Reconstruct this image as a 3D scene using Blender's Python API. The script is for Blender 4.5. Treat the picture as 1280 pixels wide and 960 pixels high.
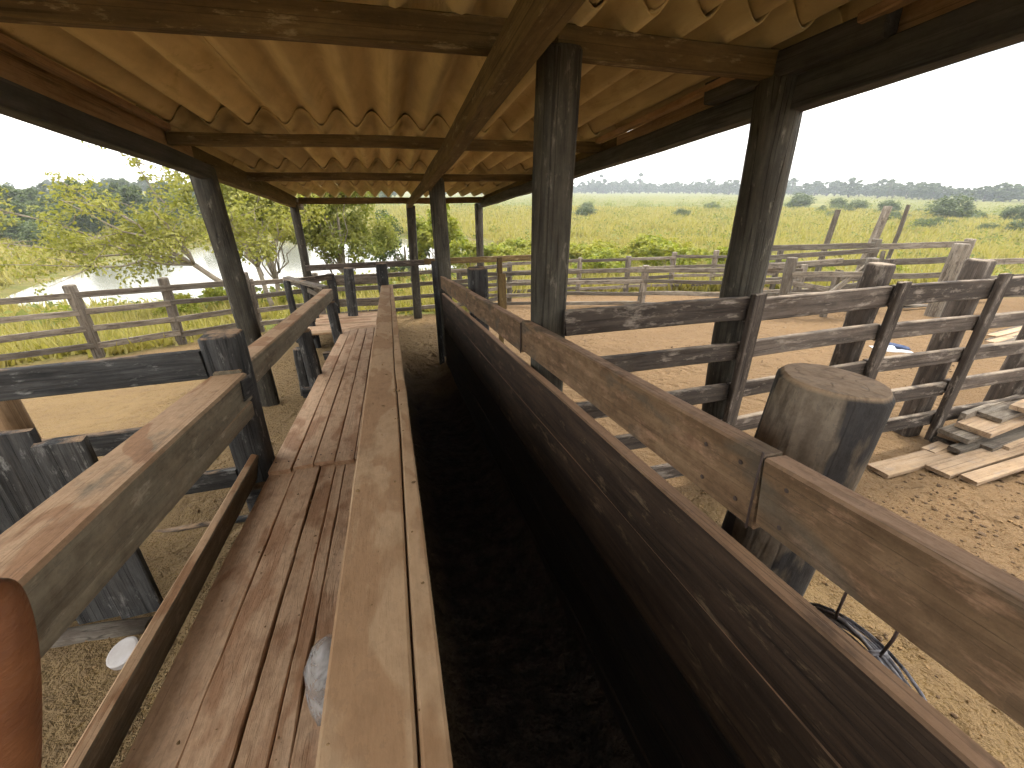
import bpy, math, random
import numpy as np
from mathutils import Vector, Matrix, noise as mnoise

R = math.radians
scn = bpy.context.scene
for o in list(bpy.data.objects):
    bpy.data.objects.remove(o)
C = scn.collection
random.seed(7)
rng = np.random.default_rng(11)

# ------------------------------------------------------------------ camera
CAMZ = 1.9            # eye above the corral ground at the origin
S = 0.104             # the site falls away along +Y
cam_d = bpy.data.cameras.new('camera')
cam = bpy.data.objects.new('camera', cam_d)
C.objects.link(cam)
cam.location = (0, 0, CAMZ)
cam.rotation_euler = (R(90 - 24.316), 0, R(-15.436))
cam_d.sensor_width = 36
cam_d.lens = 540 / 1280 * 36
cam_d.clip_start = 0.01
cam_d.clip_end = 9000
scn.camera = cam

# ------------------------------------------------------------------ world / sun
SUN_AZ = R(38)        # from +Y towards +X
SUN_EL = R(64)
w = bpy.data.worlds.new('World')
scn.world = w
w.use_nodes = True
nt = w.node_tree
nt.nodes.clear()
out = nt.nodes.new('ShaderNodeOutputWorld')
bg = nt.nodes.new('ShaderNodeBackground')
sky = nt.nodes.new('ShaderNodeTexSky')
sky.sky_type = 'NISHITA'
sky.sun_disc = False
sky.sun_elevation = SUN_EL
sky.sun_rotation = SUN_AZ
sky.air_density = 1.0
sky.dust_density = 2.5
sky.ozone_density = 1.0
tc = nt.nodes.new('ShaderNodeTexCoord')
mp = nt.nodes.new('ShaderNodeMapping')
mp.inputs['Scale'].default_value = (1.3, 1.3, 4.5)
nz = nt.nodes.new('ShaderNodeTexNoise')
nz.inputs['Scale'].default_value = 2.2
nz.inputs['Detail'].default_value = 2
nz.inputs['Roughness'].default_value = 0.55
rp = nt.nodes.new('ShaderNodeValToRGB')
rp.color_ramp.elements[0].position = 0.36
rp.color_ramp.elements[0].color = (0.13, 0.13, 0.13, 1)
rp.color_ramp.elements[1].position = 0.53
rp.color_ramp.elements[1].color = (1, 1, 1, 1)
mx = nt.nodes.new('ShaderNodeMixRGB')
mx.inputs['Color2'].default_value = (12.6, 12.3, 11.7, 1)      # thin bright cloud
L = nt.links.new
L(tc.outputs['Generated'], mp.inputs['Vector'])
L(mp.outputs['Vector'], nz.inputs['Vector'])
L(nz.outputs['Fac'], rp.inputs['Fac'])
L(rp.outputs['Color'], mx.inputs['Fac'])
L(sky.outputs['Color'], mx.inputs['Color1'])
L(mx.outputs['Color'], bg.inputs['Color'])
bg.inputs['Strength'].default_value = 0.13
L(bg.outputs['Background'], out.inputs['Surface'])

sun_d = bpy.data.lights.new('sun', 'SUN')
sun_d.energy = 1.5
sun_d.angle = R(10.0)
sun_d.color = (1.0, 0.93, 0.80)
sun = bpy.data.objects.new('sun', sun_d)
C.objects.link(sun)
sd = Vector((math.sin(SUN_AZ) * math.cos(SUN_EL), math.cos(SUN_AZ) * math.cos(SUN_EL), math.sin(SUN_EL)))
sun.rotation_euler = (-sd).to_track_quat('-Z', 'Y').to_euler()
sun.location = sd * 60

scn.view_settings.view_transform = 'Standard'
scn.view_settings.look = 'None'
scn.view_settings.gamma = 1.0
scn.view_settings.use_curve_mapping = False
scn.view_settings.exposure = 1.25
scn.render.engine = 'CYCLES'
scn.cycles.max_bounces = 5
scn.cycles.diffuse_bounces = 3
scn.cycles.transparent_max_bounces = 5
scn.cycles.volume_bounces = 0
scn.cycles.use_adaptive_sampling = True
scn.cycles.adaptive_threshold = 0.035
scn.cycles.adaptive_min_samples = 16
scn.cycles.caustics_reflective = False
scn.cycles.caustics_refractive = False

# ------------------------------------------------------------------ helpers
def W(x, y, h):
    """Site coordinates: h is height against the eye, measured along the falling site."""
    return Vector((x, y, h + CAMZ - S * y))

GH = -1.9            # ground level in site heights

def tag(o, label, cat, group=None, kind=None):
    if label: o['label'] = label
    if cat: o['category'] = cat
    if group: o['group'] = group
    if kind: o['kind'] = kind
    return o

def thing(name, loc, label, cat, group=None):
    o = bpy.data.objects.new(name, None)
    o.empty_display_size = 0.2
    C.objects.link(o)
    o.location = loc
    return tag(o, label, cat, group)

def link(name, me, mat=None, parent=None, loc=None, rot=None):
    o = bpy.data.objects.new(name, me)
    C.objects.link(o)
    if mat is not None and not me.materials:
        me.materials.append(mat)
    if parent is not None:
        o.parent = parent
        if loc is not None:
            o.location = Vector(loc) - abs_loc(parent)
    elif loc is not None:
        o.location = loc
    if rot is not None:
        o.rotation_euler = rot
    return o

def abs_loc(o):
    v = Vector(o.location)
    while o.parent:
        o = o.parent
        v += Vector(o.location)
    return v

def mesh(name, verts, faces, smooth=False):
    me = bpy.data.meshes.new(name)
    me.from_pydata([tuple(v) for v in verts], [], faces)
    if smooth:
        me.polygons.foreach_set('use_smooth', [True] * len(me.polygons))
    me.update()
    return me

def basis(d, up):
    x = d.normalized()
    z = (up - x * up.dot(x)).normalized()
    y = z.cross(x)
    return Matrix((x, y, z)).transposed()

# --- squared timber: local X runs along it, Z is its width, Y its thickness
def timber_mesh(Ln, w, t, seg, ch, jit, seed, bow=0.0, edge=0.0, endcut=0.0):
    vs, fs = [], []
    prof = [(-1, -1, 0, 1), (-1, -1, 1, 0), (-1, 1, 1, 0), (-1, 1, 0, 1), (1, 1, 0, 1), (1, 1, 1, 0), (1, -1, 1, 0), (1, -1, 0, 1)]
    # each entry: signs in (y,z), which axis is pulled in by the chamfer
    prof = [(-1, -1, ch, 0), (-1, -1, 0, ch), (-1, 1, 0, ch), (-1, 1, ch, 0), (1, 1, ch, 0), (1, 1, 0, ch), (1, -1, 0, ch), (1, -1, ch, 0)]
    rnd = random.Random(seed)
    so = rnd.uniform(0, 100)
    for i in range(seg + 1):
        s = i / seg
        cy = jit * mnoise.noise((so, s * Ln * 0.7, 1.3)) + bow * (4 * s * (1 - s))
        cz = jit * mnoise.noise((so + 31, s * Ln * 0.7, 4.7)) 
        for k, (sy, sz, cyy, czz) in enumerate(prof):
            e = edge * mnoise.noise((so + k // 2 * 9.1, s * Ln * 2.1, 7.0))
            e2 = edge * mnoise.noise((so + k // 2 * 5.3, s * Ln * 1.7, 2.0))
            xx = s * Ln
            if endcut and i in (0, seg):
                xx += endcut * mnoise.noise((so + k * 2.2, i, 3.3))
            vs.append((xx, cy + sy * (t / 2 - cyy) + e * 0.6, cz + sz * (w / 2 - czz) + e2))
    n = 8
    for i in range(seg):
        for k in range(n):
            a, b = i * n + k, i * n + (k + 1) % n
            fs.append((a, a + n, b + n, b))
    fs.append(tuple(range(n)))
    fs.append(tuple(reversed([seg * n + k for k in range(n)])))
    return mesh('timber', vs, fs)

SEED = [100]
def timber(name, p0, p1, w, t, mat, parent=None, up=Vector((0, 0, 1)), seg=None, ch=None, jit=0.012, bow=0.0, edge=0.004, endcut=0.015):
    p0, p1 = Vector(p0), Vector(p1)
    d = p1 - p0
    Ln = d.length
    SEED[0] += 1
    if seg is None:
        seg = max(2, min(14, int(Ln / 0.45)))
    if ch is None:
        ch = min(0.006, t * 0.2)
    me = timber_mesh(Ln, w, t, seg, ch, jit, SEED[0], bow, edge, endcut)
    o = link(name, me, mat, parent, p0)
    o.rotation_mode = 'QUATERNION'
    o.rotation_quaternion = basis(d, Vector(up)).to_quaternion()
    return o

# --- round post / log, local X along it
def post_mesh(Ln, r0, r1, nr, seg, rough, seed, square=0.0, chamfer=0.02, crook=0.02):
    vs, fs = [], []
    so = random.Random(seed).uniform(0, 100)
    xs = [i / seg * Ln for i in range(seg + 1)]
    xs = xs[:-1] + [Ln - chamfer, Ln]
    for i, x in enumerate(xs):
        s = x / Ln
        r = r0 + (r1 - r0) * s
        if i == len(xs) - 1:
            r *= 0.90
        cy = crook * mnoise.noise((so, s * 2.2, 0.5)) * 1.6
        cz = crook * mnoise.noise((so + 9, s * 2.2, 3.5)) * 1.6
        for k in range(nr):
            a = 2 * math.pi * k / nr
            c, q = math.cos(a), math.sin(a)
            rr = r * (1 + rough * mnoise.noise((c * 2.1 + so, q * 2.1, x * 0.9)) + rough * 0.6 * mnoise.noise((c * 5 + so, q * 5, x * 0.5)))
            if square:
                rr *= (1 - square) + square * min(1 / max(abs(c), abs(q)), 1.28)
            vs.append((x, cy + rr * c, cz + rr * q))
    m = len(xs)
    for i in range(m - 1):
        for k in range(nr):
            a, b = i * nr + k, i * nr + (k + 1) % nr
            fs.append((a, b, b + nr, a + nr))
    fs.append(tuple(reversed(range(nr))))
    fs.append(tuple((m - 1) * nr + k for k in range(nr)))
    me = mesh('post', vs, fs)
    sm = [len(p.vertices) == 4 for p in me.polygons]
    me.polygons.foreach_set('use_smooth', sm)
    return me

def post(name, p0, p1, r0, r1, mat, parent=None, rough=0.10, nr=16, seg=10, square=0.35, chamfer=0.02, crook=0.02, up=Vector((0, 1, 0))):
    p0, p1 = Vector(p0), Vector(p1)
    d = p1 - p0
    SEED[0] += 1
    me = post_mesh(d.length, r0, r1, nr, seg, rough, SEED[0], square, chamfer, crook)
    o = link(name, me, mat, parent, p0)
    o.rotation_mode = 'QUATERNION'
    o.rotation_quaternion = basis(d, Vector(up)).to_quaternion()
    return o

# --- tube along points (world coordinates)
def tube_geo(pts, r, n=6, taper=None):
    vs, fs = [], []
    m = len(pts)
    pts = [Vector(p) for p in pts]
    for i, p in enumerate(pts):
        d = (pts[min(i + 1, m - 1)] - pts[max(i - 1, 0)]).normalized()
        a = d.cross(Vector((0.31, 0.2, 0.93)))
        if a.length < 1e-3: a = d.cross(Vector((1, 0, 0)))
        a.normalize()
        b = d.cross(a)
        rr = r if taper is None else r + (taper - r) * i / (m - 1)
        for k in range(n):
            t = 2 * math.pi * k / n
            vs.append(p + a * rr * math.cos(t) + b * rr * math.sin(t))
    for i in range(m - 1):
        for k in range(n):
            a, b = i * n + k, i * n + (k + 1) % n
            fs.append((a, b, b + n, a + n))
    fs.append(tuple(reversed(range(n))))
    fs.append(tuple((m - 1) * n + k for k in range(n)))
    return vs, fs

def join_geo(parts):
    V, F = [], []
    for v, f in parts:
        o = len(V)
        V += list(v)
        F += [tuple(i + o for i in q) for q in f]
    return V, F

# ------------------------------------------------------------------ materials
def new_mat(name):
    m = bpy.data.materials.new(name)
    m.use_nodes = True
    n = m.node_tree.nodes
    b = n['Principled BSDF']
    b.inputs['Roughness'].default_value = 0.85
    b.inputs['Specular IOR Level'].default_value = 0.25
    return m, m.node_tree, b

def nd(t, typ, **kw):
    n = t.nodes.new(typ)
    for k, v in kw.items():
        if k in n.inputs: n.inputs[k].default_value = v
        else: setattr(n, k, v)
    return n

def ramp(t, fac, p0, p1, c0=(0, 0, 0, 1), c1=(1, 1, 1, 1)):
    r = t.nodes.new('ShaderNodeValToRGB')
    r.color_ramp.elements[0].position = p0
    r.color_ramp.elements[1].position = p1
    r.color_ramp.elements[0].color = c0
    r.color_ramp.elements[1].color = c1
    t.links.new(fac, r.inputs['Fac'])
    return r.outputs['Color']

def mix(t, fac, a, b, mode='MIX'):
    m = t.nodes.new('ShaderNodeMixRGB')
    m.blend_type = mode
    for inp, v in (('Fac', fac), ('Color1', a), ('Color2', b)):
        if hasattr(v, 'links'): t.links.new(v, m.inputs[inp])
        elif isinstance(v, tuple): m.inputs[inp].default_value = (*v, 1) if len(v) == 3 else v
        else: m.inputs[inp].default_value = v
    return m.outputs['Color']

def mmath(t, op, a, b=None):
    m = t.nodes.new('ShaderNodeMath')
    m.operation = op
    for i, v in enumerate((a, b)):
        if v is None: continue
        if hasattr(v, 'links'): t.links.new(v, m.inputs[i])
        else: m.inputs[i].default_value = v
    return m.outputs[0]

def noise_tex(t, vec, scale, detail=4, rough=0.55, dist=0.0):
    n = nd(t, 'ShaderNodeTexNoise', Scale=scale, Detail=detail, Roughness=rough, Distortion=dist)
    t.links.new(vec, n.inputs['Vector'])
    return n.outputs['Fac']

def mapped(t, vec, scale, loc=None):
    m = t.nodes.new('ShaderNodeMapping')
    m.inputs['Scale'].default_value = scale
    t.links.new(vec, m.inputs['Vector'])
    return m.outputs['Vector']

def wood(name, dark, light, pale=None, pale_amt=0.0, dust=None, dust_amt=0.0, stain=None, stain_amt=0.0,
         rough=0.85, grain=14.0, bump=0.35, var=0.35, crack=0.5, dustside=0.0, soft=0.04, mott=0.35, blotch=1.0, stain_up=False, palescale=1.0, stain_side=False):
    m, t, b = new_mat(name)
    tcn = t.nodes.new('ShaderNodeTexCoord')
    oi = t.nodes.new('ShaderNodeObjectInfo')
    va = nd(t, 'ShaderNodeVectorMath', operation='ADD')
    sc = nd(t, 'ShaderNodeVectorMath', operation='SCALE')
    cmb = t.nodes.new('ShaderNodeCombineXYZ')
    for i in range(3): t.links.new(oi.outputs['Random'], cmb.inputs[i])
    t.links.new(cmb.outputs[0], sc.inputs[0]); sc.inputs['Scale'].default_value = 37.0
    t.links.new(tcn.outputs['Object'], va.inputs[0]); t.links.new(sc.outputs[0], va.inputs[1])
    vec = va.outputs[0]
    g1 = noise_tex(t, mapped(t, vec, (1.1, grain, grain)), 1.6, 5, 0.66, 0.35)
    g2 = noise_tex(t, mapped(t, vec, (3.5, grain * 3.3, grain * 3.3)), 1.7, 3, 0.6)
    blot = noise_tex(t, mapped(t, vec, (1.0, 2.2, 2.2)), 2.3, 4, 0.62)
    col = mix(t, ramp(t, g1, 0.32, 0.68), dark, light)
    # per piece value
    rv = mmath(t, 'MULTIPLY_ADD', oi.outputs['Random'], var * 2); 
    rv.node.inputs[2].default_value = 1 - var
    hs = nd(t, 'ShaderNodeHueSaturation')
    t.links.new(rv, hs.inputs['Value']); t.links.new(col, hs.inputs['Color'])
    col = hs.outputs['Color']
    col = mix(t, mmath(t, 'MULTIPLY', ramp(t, blot, 0.35, 0.75), blotch), col, mix(t, 1.0, col, (0.62, 0.58, 0.55), 'MULTIPLY'))
    if pale:
        pn = noise_tex(t, mapped(t, vec, (1.5 * palescale, 5.0 * palescale, 5.0 * palescale)), 3.1, 6, 0.72)
        col = mix(t, mmath(t, 'MULTIPLY', ramp(t, pn, 0.60 - 0.14 * pale_amt, 0.70 - 0.10 * pale_amt), 0.8), col, pale)
    if dust:
        geo = t.nodes.new('ShaderNodeNewGeometry')
        sx = t.nodes.new('ShaderNodeSeparateXYZ')
        t.links.new(geo.outputs['Normal'], sx.inputs[0])
        dn = noise_tex(t, mapped(t, vec, (1.4, 3.0, 3.0)), 2.4, 5, 0.62)
        upm = ramp(t, sx.outputs['Z'], 0.55, 0.85)
        f = mmath(t, 'MULTIPLY', upm, ramp(t, dn, 0.62 - 0.35 * dust_amt, 0.78 - 0.35 * dust_amt))
        f = mmath(t, 'MULTIPLY', f, 0.92)
        if dustside:
            f = mmath(t, 'MAXIMUM', f, mmath(t, 'MULTIPLY', ramp(t, dn, 0.5, 0.72), dustside))
        dcol = mix(t, ramp(t, g2, 0.3, 0.7), tuple(c * 0.84 for c in dust), dust)
        col = mix(t, f, col, dcol)
    if stain:
        sn = noise_tex(t, mapped(t, vec, (1.2, 3.2, 3.2)), 1.7, 4, 0.5, 0.6)
        sf = mmath(t, 'MULTIPLY', ramp(t, sn, 0.56 - 0.1 * stain_amt, 0.56 + soft - 0.1 * stain_amt), 0.7)
        if stain_side and dust:
            sf = mmath(t, 'MULTIPLY', mmath(t, 'MULTIPLY', sf, 1.3), mmath(t, 'SUBTRACT', 1.0, upm))
        if stain_up and dust:
            sf = mmath(t, 'MULTIPLY', sf, upm)
        col = mix(t, sf, col, stain)
    if mott:
        mo = noise_tex(t, mapped(t, vec, (0.75, 1.0, 1.0)), 17.0, 5, 0.7)
        col = mix(t, mmath(t, 'MULTIPLY', ramp(t, mo, 0.46, 0.68), mott), col, mix(t, 1.0, col, (0.50, 0.46, 0.42), 'MULTIPLY'))
        col = mix(t, mmath(t, 'MULTIPLY', ramp(t, mo, 0.42, 0.30), mott * 0.6), col, mix(t, 1.0, col, (1.45, 1.42, 1.36), 'MULTIPLY'))
    # drying cracks along the grain
    ck = noise_tex(t, mapped(t, vec, (0.22, grain * 1.5, grain * 1.5)), 1.5, 1, 0.4)
    ckm = mmath(t, 'ABSOLUTE', mmath(t, 'SUBTRACT', ck, 0.5))
    ckr = ramp(t, ckm, 0.004, 0.022)
    col = mix(t, mmath(t, 'MULTIPLY', mmath(t, 'SUBTRACT', 1.0, ckr), crack), col, mix(t, 1.0, col, (0.22, 0.19, 0.17), 'MULTIPLY'))
    t.links.new(col, b.inputs['Base Color'])
    b.inputs['Roughness'].default_value = rough
    hgt = mmath(t, 'ADD', mmath(t, 'MULTIPLY', g1, 0.6), mmath(t, 'MULTIPLY', g2, 0.4))
    hgt = mmath(t, 'ADD', hgt, mmath(t, 'MULTIPLY', ckr, 0.5 * crack))
    if mott:
        hgt = mmath(t, 'ADD', hgt, mmath(t, 'MULTIPLY', mo, -0.5))
    bp = nd(t, 'ShaderNodeBump', Strength=bump, Distance=0.012)
    t.links.new(hgt, bp.inputs['Height'])
    t.links.new(bp.outputs['Normal'], b.inputs['Normal'])
    return m

DUST = (0.36, 0.235, 0.135)
M = {}
M['post'] = wood('weathered_post_wood', (0.036, 0.032, 0.025), (0.110, 0.100, 0.078), (0.20, 0.18, 0.14), 0.12, bump=0.8, var=0.2, crack=0.7, grain=11)
M['dark'] = wood('tarred_dark_wood', (0.018, 0.018, 0.018), (0.082, 0.080, 0.077), (0.24, 0.235, 0.22), 0.25, DUST, 0.55, bump=0.5, var=0.25)
M['rail_dark'] = wood('grey_black_fence_wood', (0.042, 0.034, 0.028), (0.130, 0.105, 0.086), (0.27, 0.23, 0.19), 0.42, (0.30, 0.24, 0.18), 0.6, bump=0.6, var=0.38)
M['tan'] = wood('muddy_rail_wood', (0.135, 0.112, 0.075), (0.225, 0.188, 0.130), (0.30, 0.255, 0.185), 0.2, (0.42, 0.27, 0.155), 1.0, (0.235, 0.115, 0.052), 0.3, bump=0.4, var=0.08, dustside=0.12, crack=0.25, stain_up=True, mott=0.55)
M['cap'] = wood('dusty_cap_plank_wood', (0.27, 0.175, 0.095), (0.37, 0.245, 0.140), None, 0, (0.43, 0.290, 0.170), 0.9, (0.27, 0.155, 0.078), 0.50, bump=0.35, var=0.04, crack=0.0, grain=7, mott=0.35, blotch=0.35, soft=0.05)
M['plank'] = wood('red_brown_walkway_wood', (0.385, 0.220, 0.122), (0.520, 0.325, 0.190), None, 0, (0.60, 0.41, 0.265), 0.95, (0.32, 0.165, 0.085), 0.42, bump=0.5, var=0.12, crack=0.2, soft=0.09, blotch=0.45, mott=0.50, grain=11, rough=0.75)
M['wall'] = wood('dark_chute_board_wood', (0.014, 0.009, 0.006), (0.065, 0.040, 0.024), (0.17, 0.12, 0.07), 0.15, (0.33, 0.20, 0.115), 1.0, bump=0.35, var=0.2, rough=0.75)
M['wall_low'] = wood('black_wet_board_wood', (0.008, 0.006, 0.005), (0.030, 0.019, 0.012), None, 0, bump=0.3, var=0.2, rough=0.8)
M['chuterail'] = wood('brown_chute_rail_wood', (0.120, 0.074, 0.040), (0.230, 0.148, 0.084), (0.31, 0.185, 0.115), 0.5, (0.38, 0.25, 0.165), 0.9, (0.090, 0.075, 0.055), 0.15, bump=0.55, var=0.10, crack=0.25, mott=0.7, soft=0.08)
M['grey'] = wood('silver_grey_fence_wood', (0.115, 0.096, 0.074), (0.255, 0.222, 0.178), (0.070, 0.052, 0.040), 0.6, bump=0.5, var=0.42, crack=0.7)
M['beam'] = wood('brown_roof_timber', (0.085, 0.057, 0.024), (0.185, 0.130, 0.056), (0.32, 0.26, 0.15), 0.15, bump=0.4, var=0.2)
M['eave'] = wood('dark_eave_timber', (0.040, 0.039, 0.038), (0.100, 0.094, 0.088), None, 0, bump=0.4, var=0.1)
M['lath'] = wood('orange_brown_lath', (0.27, 0.165, 0.085), (0.44, 0.30, 0.175), bump=0.3, var=0.15)
M['newplank'] = wood('pale_sawn_plank_wood', (0.31, 0.215, 0.130), (0.47, 0.350, 0.235), (0.25, 0.20, 0.16), 0.4, (0.40, 0.28, 0.17), 0.4, bump=0.3, var=0.15, crack=0.6)
M['stump'] = wood('stump_post_wood', (0.115, 0.092, 0.068), (0.235, 0.192, 0.145), (0.07, 0.055, 0.04), 0.5, (0.36, 0.255, 0.165), 1.0, (0.026, 0.025, 0.026), 1.0, soft=0.05, bump=0.8, var=0.05, crack=0.25, grain=6, mott=0.7, palescale=1.0, stain_side=True)

# corrugated fibre cement, seen from below
def mat_sheet():
    m, t, b = new_mat('fibre_cement_sheet')
    tcn = t.nodes.new('ShaderNodeTexCoord')
    oi = t.nodes.new('ShaderNodeObjectInfo')
    va = nd(t, 'ShaderNodeVectorMath', operation='ADD')
    t.links.new(tcn.outputs['Object'], va.inputs[0])
    cmb = t.nodes.new('ShaderNodeCombineXYZ')
    t.links.new(mmath(t, 'MULTIPLY', oi.outputs['Random'], 40.0), cmb.inputs[0])
    t.links.new(cmb.outputs[0], va.inputs[1])
    v = va.outputs[0]
    a = noise_tex(t, v, 2.6, 7, 0.6)
    s = noise_tex(t, mapped(t, v, (9, 0.8, 9)), 1.6, 5, 0.6)
    f = noise_tex(t, v, 60, 3, 0.6)
    col = mix(t, ramp(t, a, 0.3, 0.7), (0.43, 0.32, 0.145), (0.58, 0.46, 0.24))
    col = mix(t, mmath(t, 'MULTIPLY', ramp(t, s, 0.5, 0.72), 0.5), col, (0.24, 0.165, 0.07))
    col = mix(t, mmath(t, 'MULTIPLY', ramp(t, f, 0.62, 0.75), 0.35), col, (0.12, 0.085, 0.04))
    st_ = noise_tex(t, mapped(t, v, (2.2, 0.9, 2.2)), 1.1, 6, 0.68, 0.8)
    col = mix(t, mmath(t, 'MULTIPLY', ramp(t, st_, 0.48, 0.66), 0.65), col, (0.20, 0.155, 0.085))
    col = mix(t, mmath(t, 'MULTIPLY', ramp(t, st_, 0.40, 0.30), 0.45), col, (0.60, 0.47, 0.25))
    rv = mmath(t, 'MULTIPLY_ADD', oi.outputs['Random'], 0.55); rv.node.inputs[2].default_value = 0.72
    hs = nd(t, 'ShaderNodeHueSaturation')
    t.links.new(rv, hs.inputs['Value']); t.links.new(col, hs.inputs['Color'])
    t.links.new(hs.outputs['Color'], b.inputs['Base Color'])
    b.inputs['Roughness'].default_value = 0.9
    bp = nd(t, 'ShaderNodeBump', Strength=0.25, Distance=0.006)
    t.links.new(mmath(t, 'ADD', a, f), bp.inputs['Height'])
    t.links.new(bp.outputs['Normal'], b.inputs['Normal'])
    return m
M['sheet'] = mat_sheet()

def mat_ground():
    m, t, b = new_mat('corral_earth_and_pasture')
    tcn = t.nodes.new('ShaderNodeTexCoord')
    v = tcn.outputs['Object']
    at = nd(t, 'ShaderNodeAttribute', attribute_name='dirt')
    mu = nd(t, 'ShaderNodeAttribute', attribute_name='mud')
    st = nd(t, 'ShaderNodeAttribute', attribute_name='straw')
    n1 = noise_tex(t, v, 0.9, 5, 0.62)
    n2 = noise_tex(t, v, 9, 5, 0.68)
    n3 = noise_tex(t, v, 55, 3, 0.65)
    n4 = noise_tex(t, v, 0.05, 6, 0.6)
    dirt = mix(t, ramp(t, n1, 0.32, 0.68), (0.130, 0.070, 0.031), (0.190, 0.110, 0.052))
    straw = mix(t, ramp(t, n1, 0.32, 0.68), (0.150, 0.096, 0.035), (0.220, 0.147, 0.058))
    dirt = mix(t, st.outputs['Fac'], dirt, straw)
    dirt = mix(t, mmath(t, 'MULTIPLY', ramp(t, n2, 0.50, 0.70), 0.55), dirt, (0.105, 0.064, 0.036))
    n6 = noise_tex(t, v, 2.6, 5, 0.7, 0.6)
    dirt = mix(t, mmath(t, 'MULTIPLY', ramp(t, n6, 0.52, 0.68), 0.5), dirt, (0.105, 0.060, 0.030))
    dirt = mix(t, mmath(t, 'MULTIPLY', ramp(t, n3, 0.56, 0.68), 0.55), dirt, (0.10, 0.065, 0.036))
    dirt = mix(t, mmath(t, 'MULTIPLY', ramp(t, n3, 0.40, 0.30), 0.45), dirt, (0.30, 0.210, 0.118))
    grass = mix(t, ramp(t, n4, 0.35, 0.65), (0.170, 0.152, 0.046), (0.265, 0.215, 0.080))
    grass = mix(t, ramp(t, noise_tex(t, v, 0.6, 6, 0.7), 0.4, 0.62), grass, (0.115, 0.150, 0.030))
    g5 = noise_tex(t, v, 3.0, 6, 0.75)
    grass = mix(t, ramp(t, g5, 0.48, 0.6), grass, mix(t, 1.0, grass, (0.55, 0.62, 0.5), 'MULTIPLY'))
    col = mix(t, at.outputs['Fac'], grass, dirt)
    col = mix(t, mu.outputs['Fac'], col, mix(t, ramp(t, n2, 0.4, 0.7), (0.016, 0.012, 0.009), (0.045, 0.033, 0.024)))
    t.links.new(col, b.inputs['Base Color'])
    b.inputs['Roughness'].default_value = 0.95
    b.inputs['Specular IOR Level'].default_value = 0.1
    vo = nd(t, 'ShaderNodeTexVoronoi', feature='F1', Scale=5.2, Randomness=1.0)
    vd = nd(t, 'ShaderNodeVectorMath', operation='ADD')
    nv3 = nd(t, 'ShaderNodeTexNoise', Scale=3.0, Detail=2.0)
    t.links.new(v, nv3.inputs['Vector'])
    vs3 = nd(t, 'ShaderNodeVectorMath', operation='SCALE'); vs3.inputs['Scale'].default_value = 0.25
    t.links.new(nv3.outputs['Color'], vs3.inputs[0]); t.links.new(v, vd.inputs[0]); t.links.new(vs3.outputs[0], vd.inputs[1])
    t.links.new(vd.outputs[0], vo.inputs['Vector'])
    pit = mmath(t, 'MULTIPLY', ramp(t, vo.outputs['Distance'], 0.10, 0.42), ramp(t, n1, 0.40, 0.56))
    n2 = mmath(t, 'ADD', n2, mmath(t, 'MULTIPLY', pit, 0.9))
    h = mmath(t, 'ADD', mmath(t, 'ADD', mmath(t, 'MULTIPLY', n2, 1.0), mmath(t, 'MULTIPLY', n6, 1.4)), mmath(t, 'MULTIPLY', n3, 0.5))
    bp = nd(t, 'ShaderNodeBump', Strength=0.9, Distance=0.07)
    t.links.new(h, bp.inputs['Height'])
    t.links.new(bp.outputs['Normal'], b.inputs['Normal'])
    return m
M['ground'] = mat_ground()

def mat_leaf(name, c0, c1, c2, trans=0.35, rough=0.55):
    m, t, b = new_mat(name)
    geo = t.nodes.new('ShaderNodeNewGeometry')
    oi = t.nodes.new('ShaderNodeObjectInfo')
    col = mix(t, ramp(t, geo.outputs['Random Per Island'], 0.1, 0.9), c0, c1)
    col = mix(t, ramp(t, oi.outputs['Random'], 0.2, 1.0), col, mix(t, 0.6, col, c2))
    tcn = t.nodes.new('ShaderNodeTexCoord')
    cl = noise_tex(t, tcn.outputs['Object'], 0.9, 3, 0.5)
    col = mix(t, mmath(t, 'MULTIPLY', ramp(t, cl, 0.42, 0.62), 0.5), col, c2)
    t.links.new(col, b.inputs['Base Color'])
    b.inputs['Roughness'].default_value = rough
    tr = t.nodes.new('ShaderNodeBsdfTranslucent')
    t.links.new(mix(t, 1.0, col, (1.25, 1.35, 0.7), 'MULTIPLY'), tr.inputs['Color'])
    ms = t.nodes.new('ShaderNodeMixShader')
    ms.inputs[0].default_value = trans
    t.links.new(b.outputs[0], ms.inputs[1]); t.links.new(tr.outputs[0], ms.inputs[2])
    t.links.new(ms.outputs[0], t.nodes['Material Output'].inputs['Surface'])
    return m
M['leaf_near'] = mat_leaf('yellow_green_leaves', (0.14, 0.17, 0.034), (0.30, 0.30, 0.075), (0.31, 0.28, 0.065))
M['leaf_dense'] = mat_leaf('mid_green_leaves', (0.085, 0.115, 0.024), (0.215, 0.235, 0.055), (0.23, 0.23, 0.050))
M['leaf_yellow'] = mat_leaf('bright_yellow_green_leaves', (0.15, 0.19, 0.022), (0.30, 0.32, 0.045), (0.33, 0.29, 0.05))
M['leaf_forest'] = mat_leaf('forest_leaves', (0.052, 0.080, 0.026), (0.140, 0.165, 0.056), (0.105, 0.135, 0.055), 0.25)
M['leaf_far'] = mat_leaf('far_tree_leaves', (0.045, 0.075, 0.024), (0.110, 0.150, 0.050), (0.125, 0.15, 0.06), 0.2)
M['leaf_bush'] = mat_leaf('grey_green_bush_leaves', (0.045, 0.075, 0.024), (0.135, 0.165, 0.055), (0.11, 0.14, 0.055), 0.25)
M['grass'] = mat_leaf('pasture_grass', (0.19, 0.195, 0.040), (0.36, 0.325, 0.095), (0.38, 0.30, 0.110), 0.35, 0.7)

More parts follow.
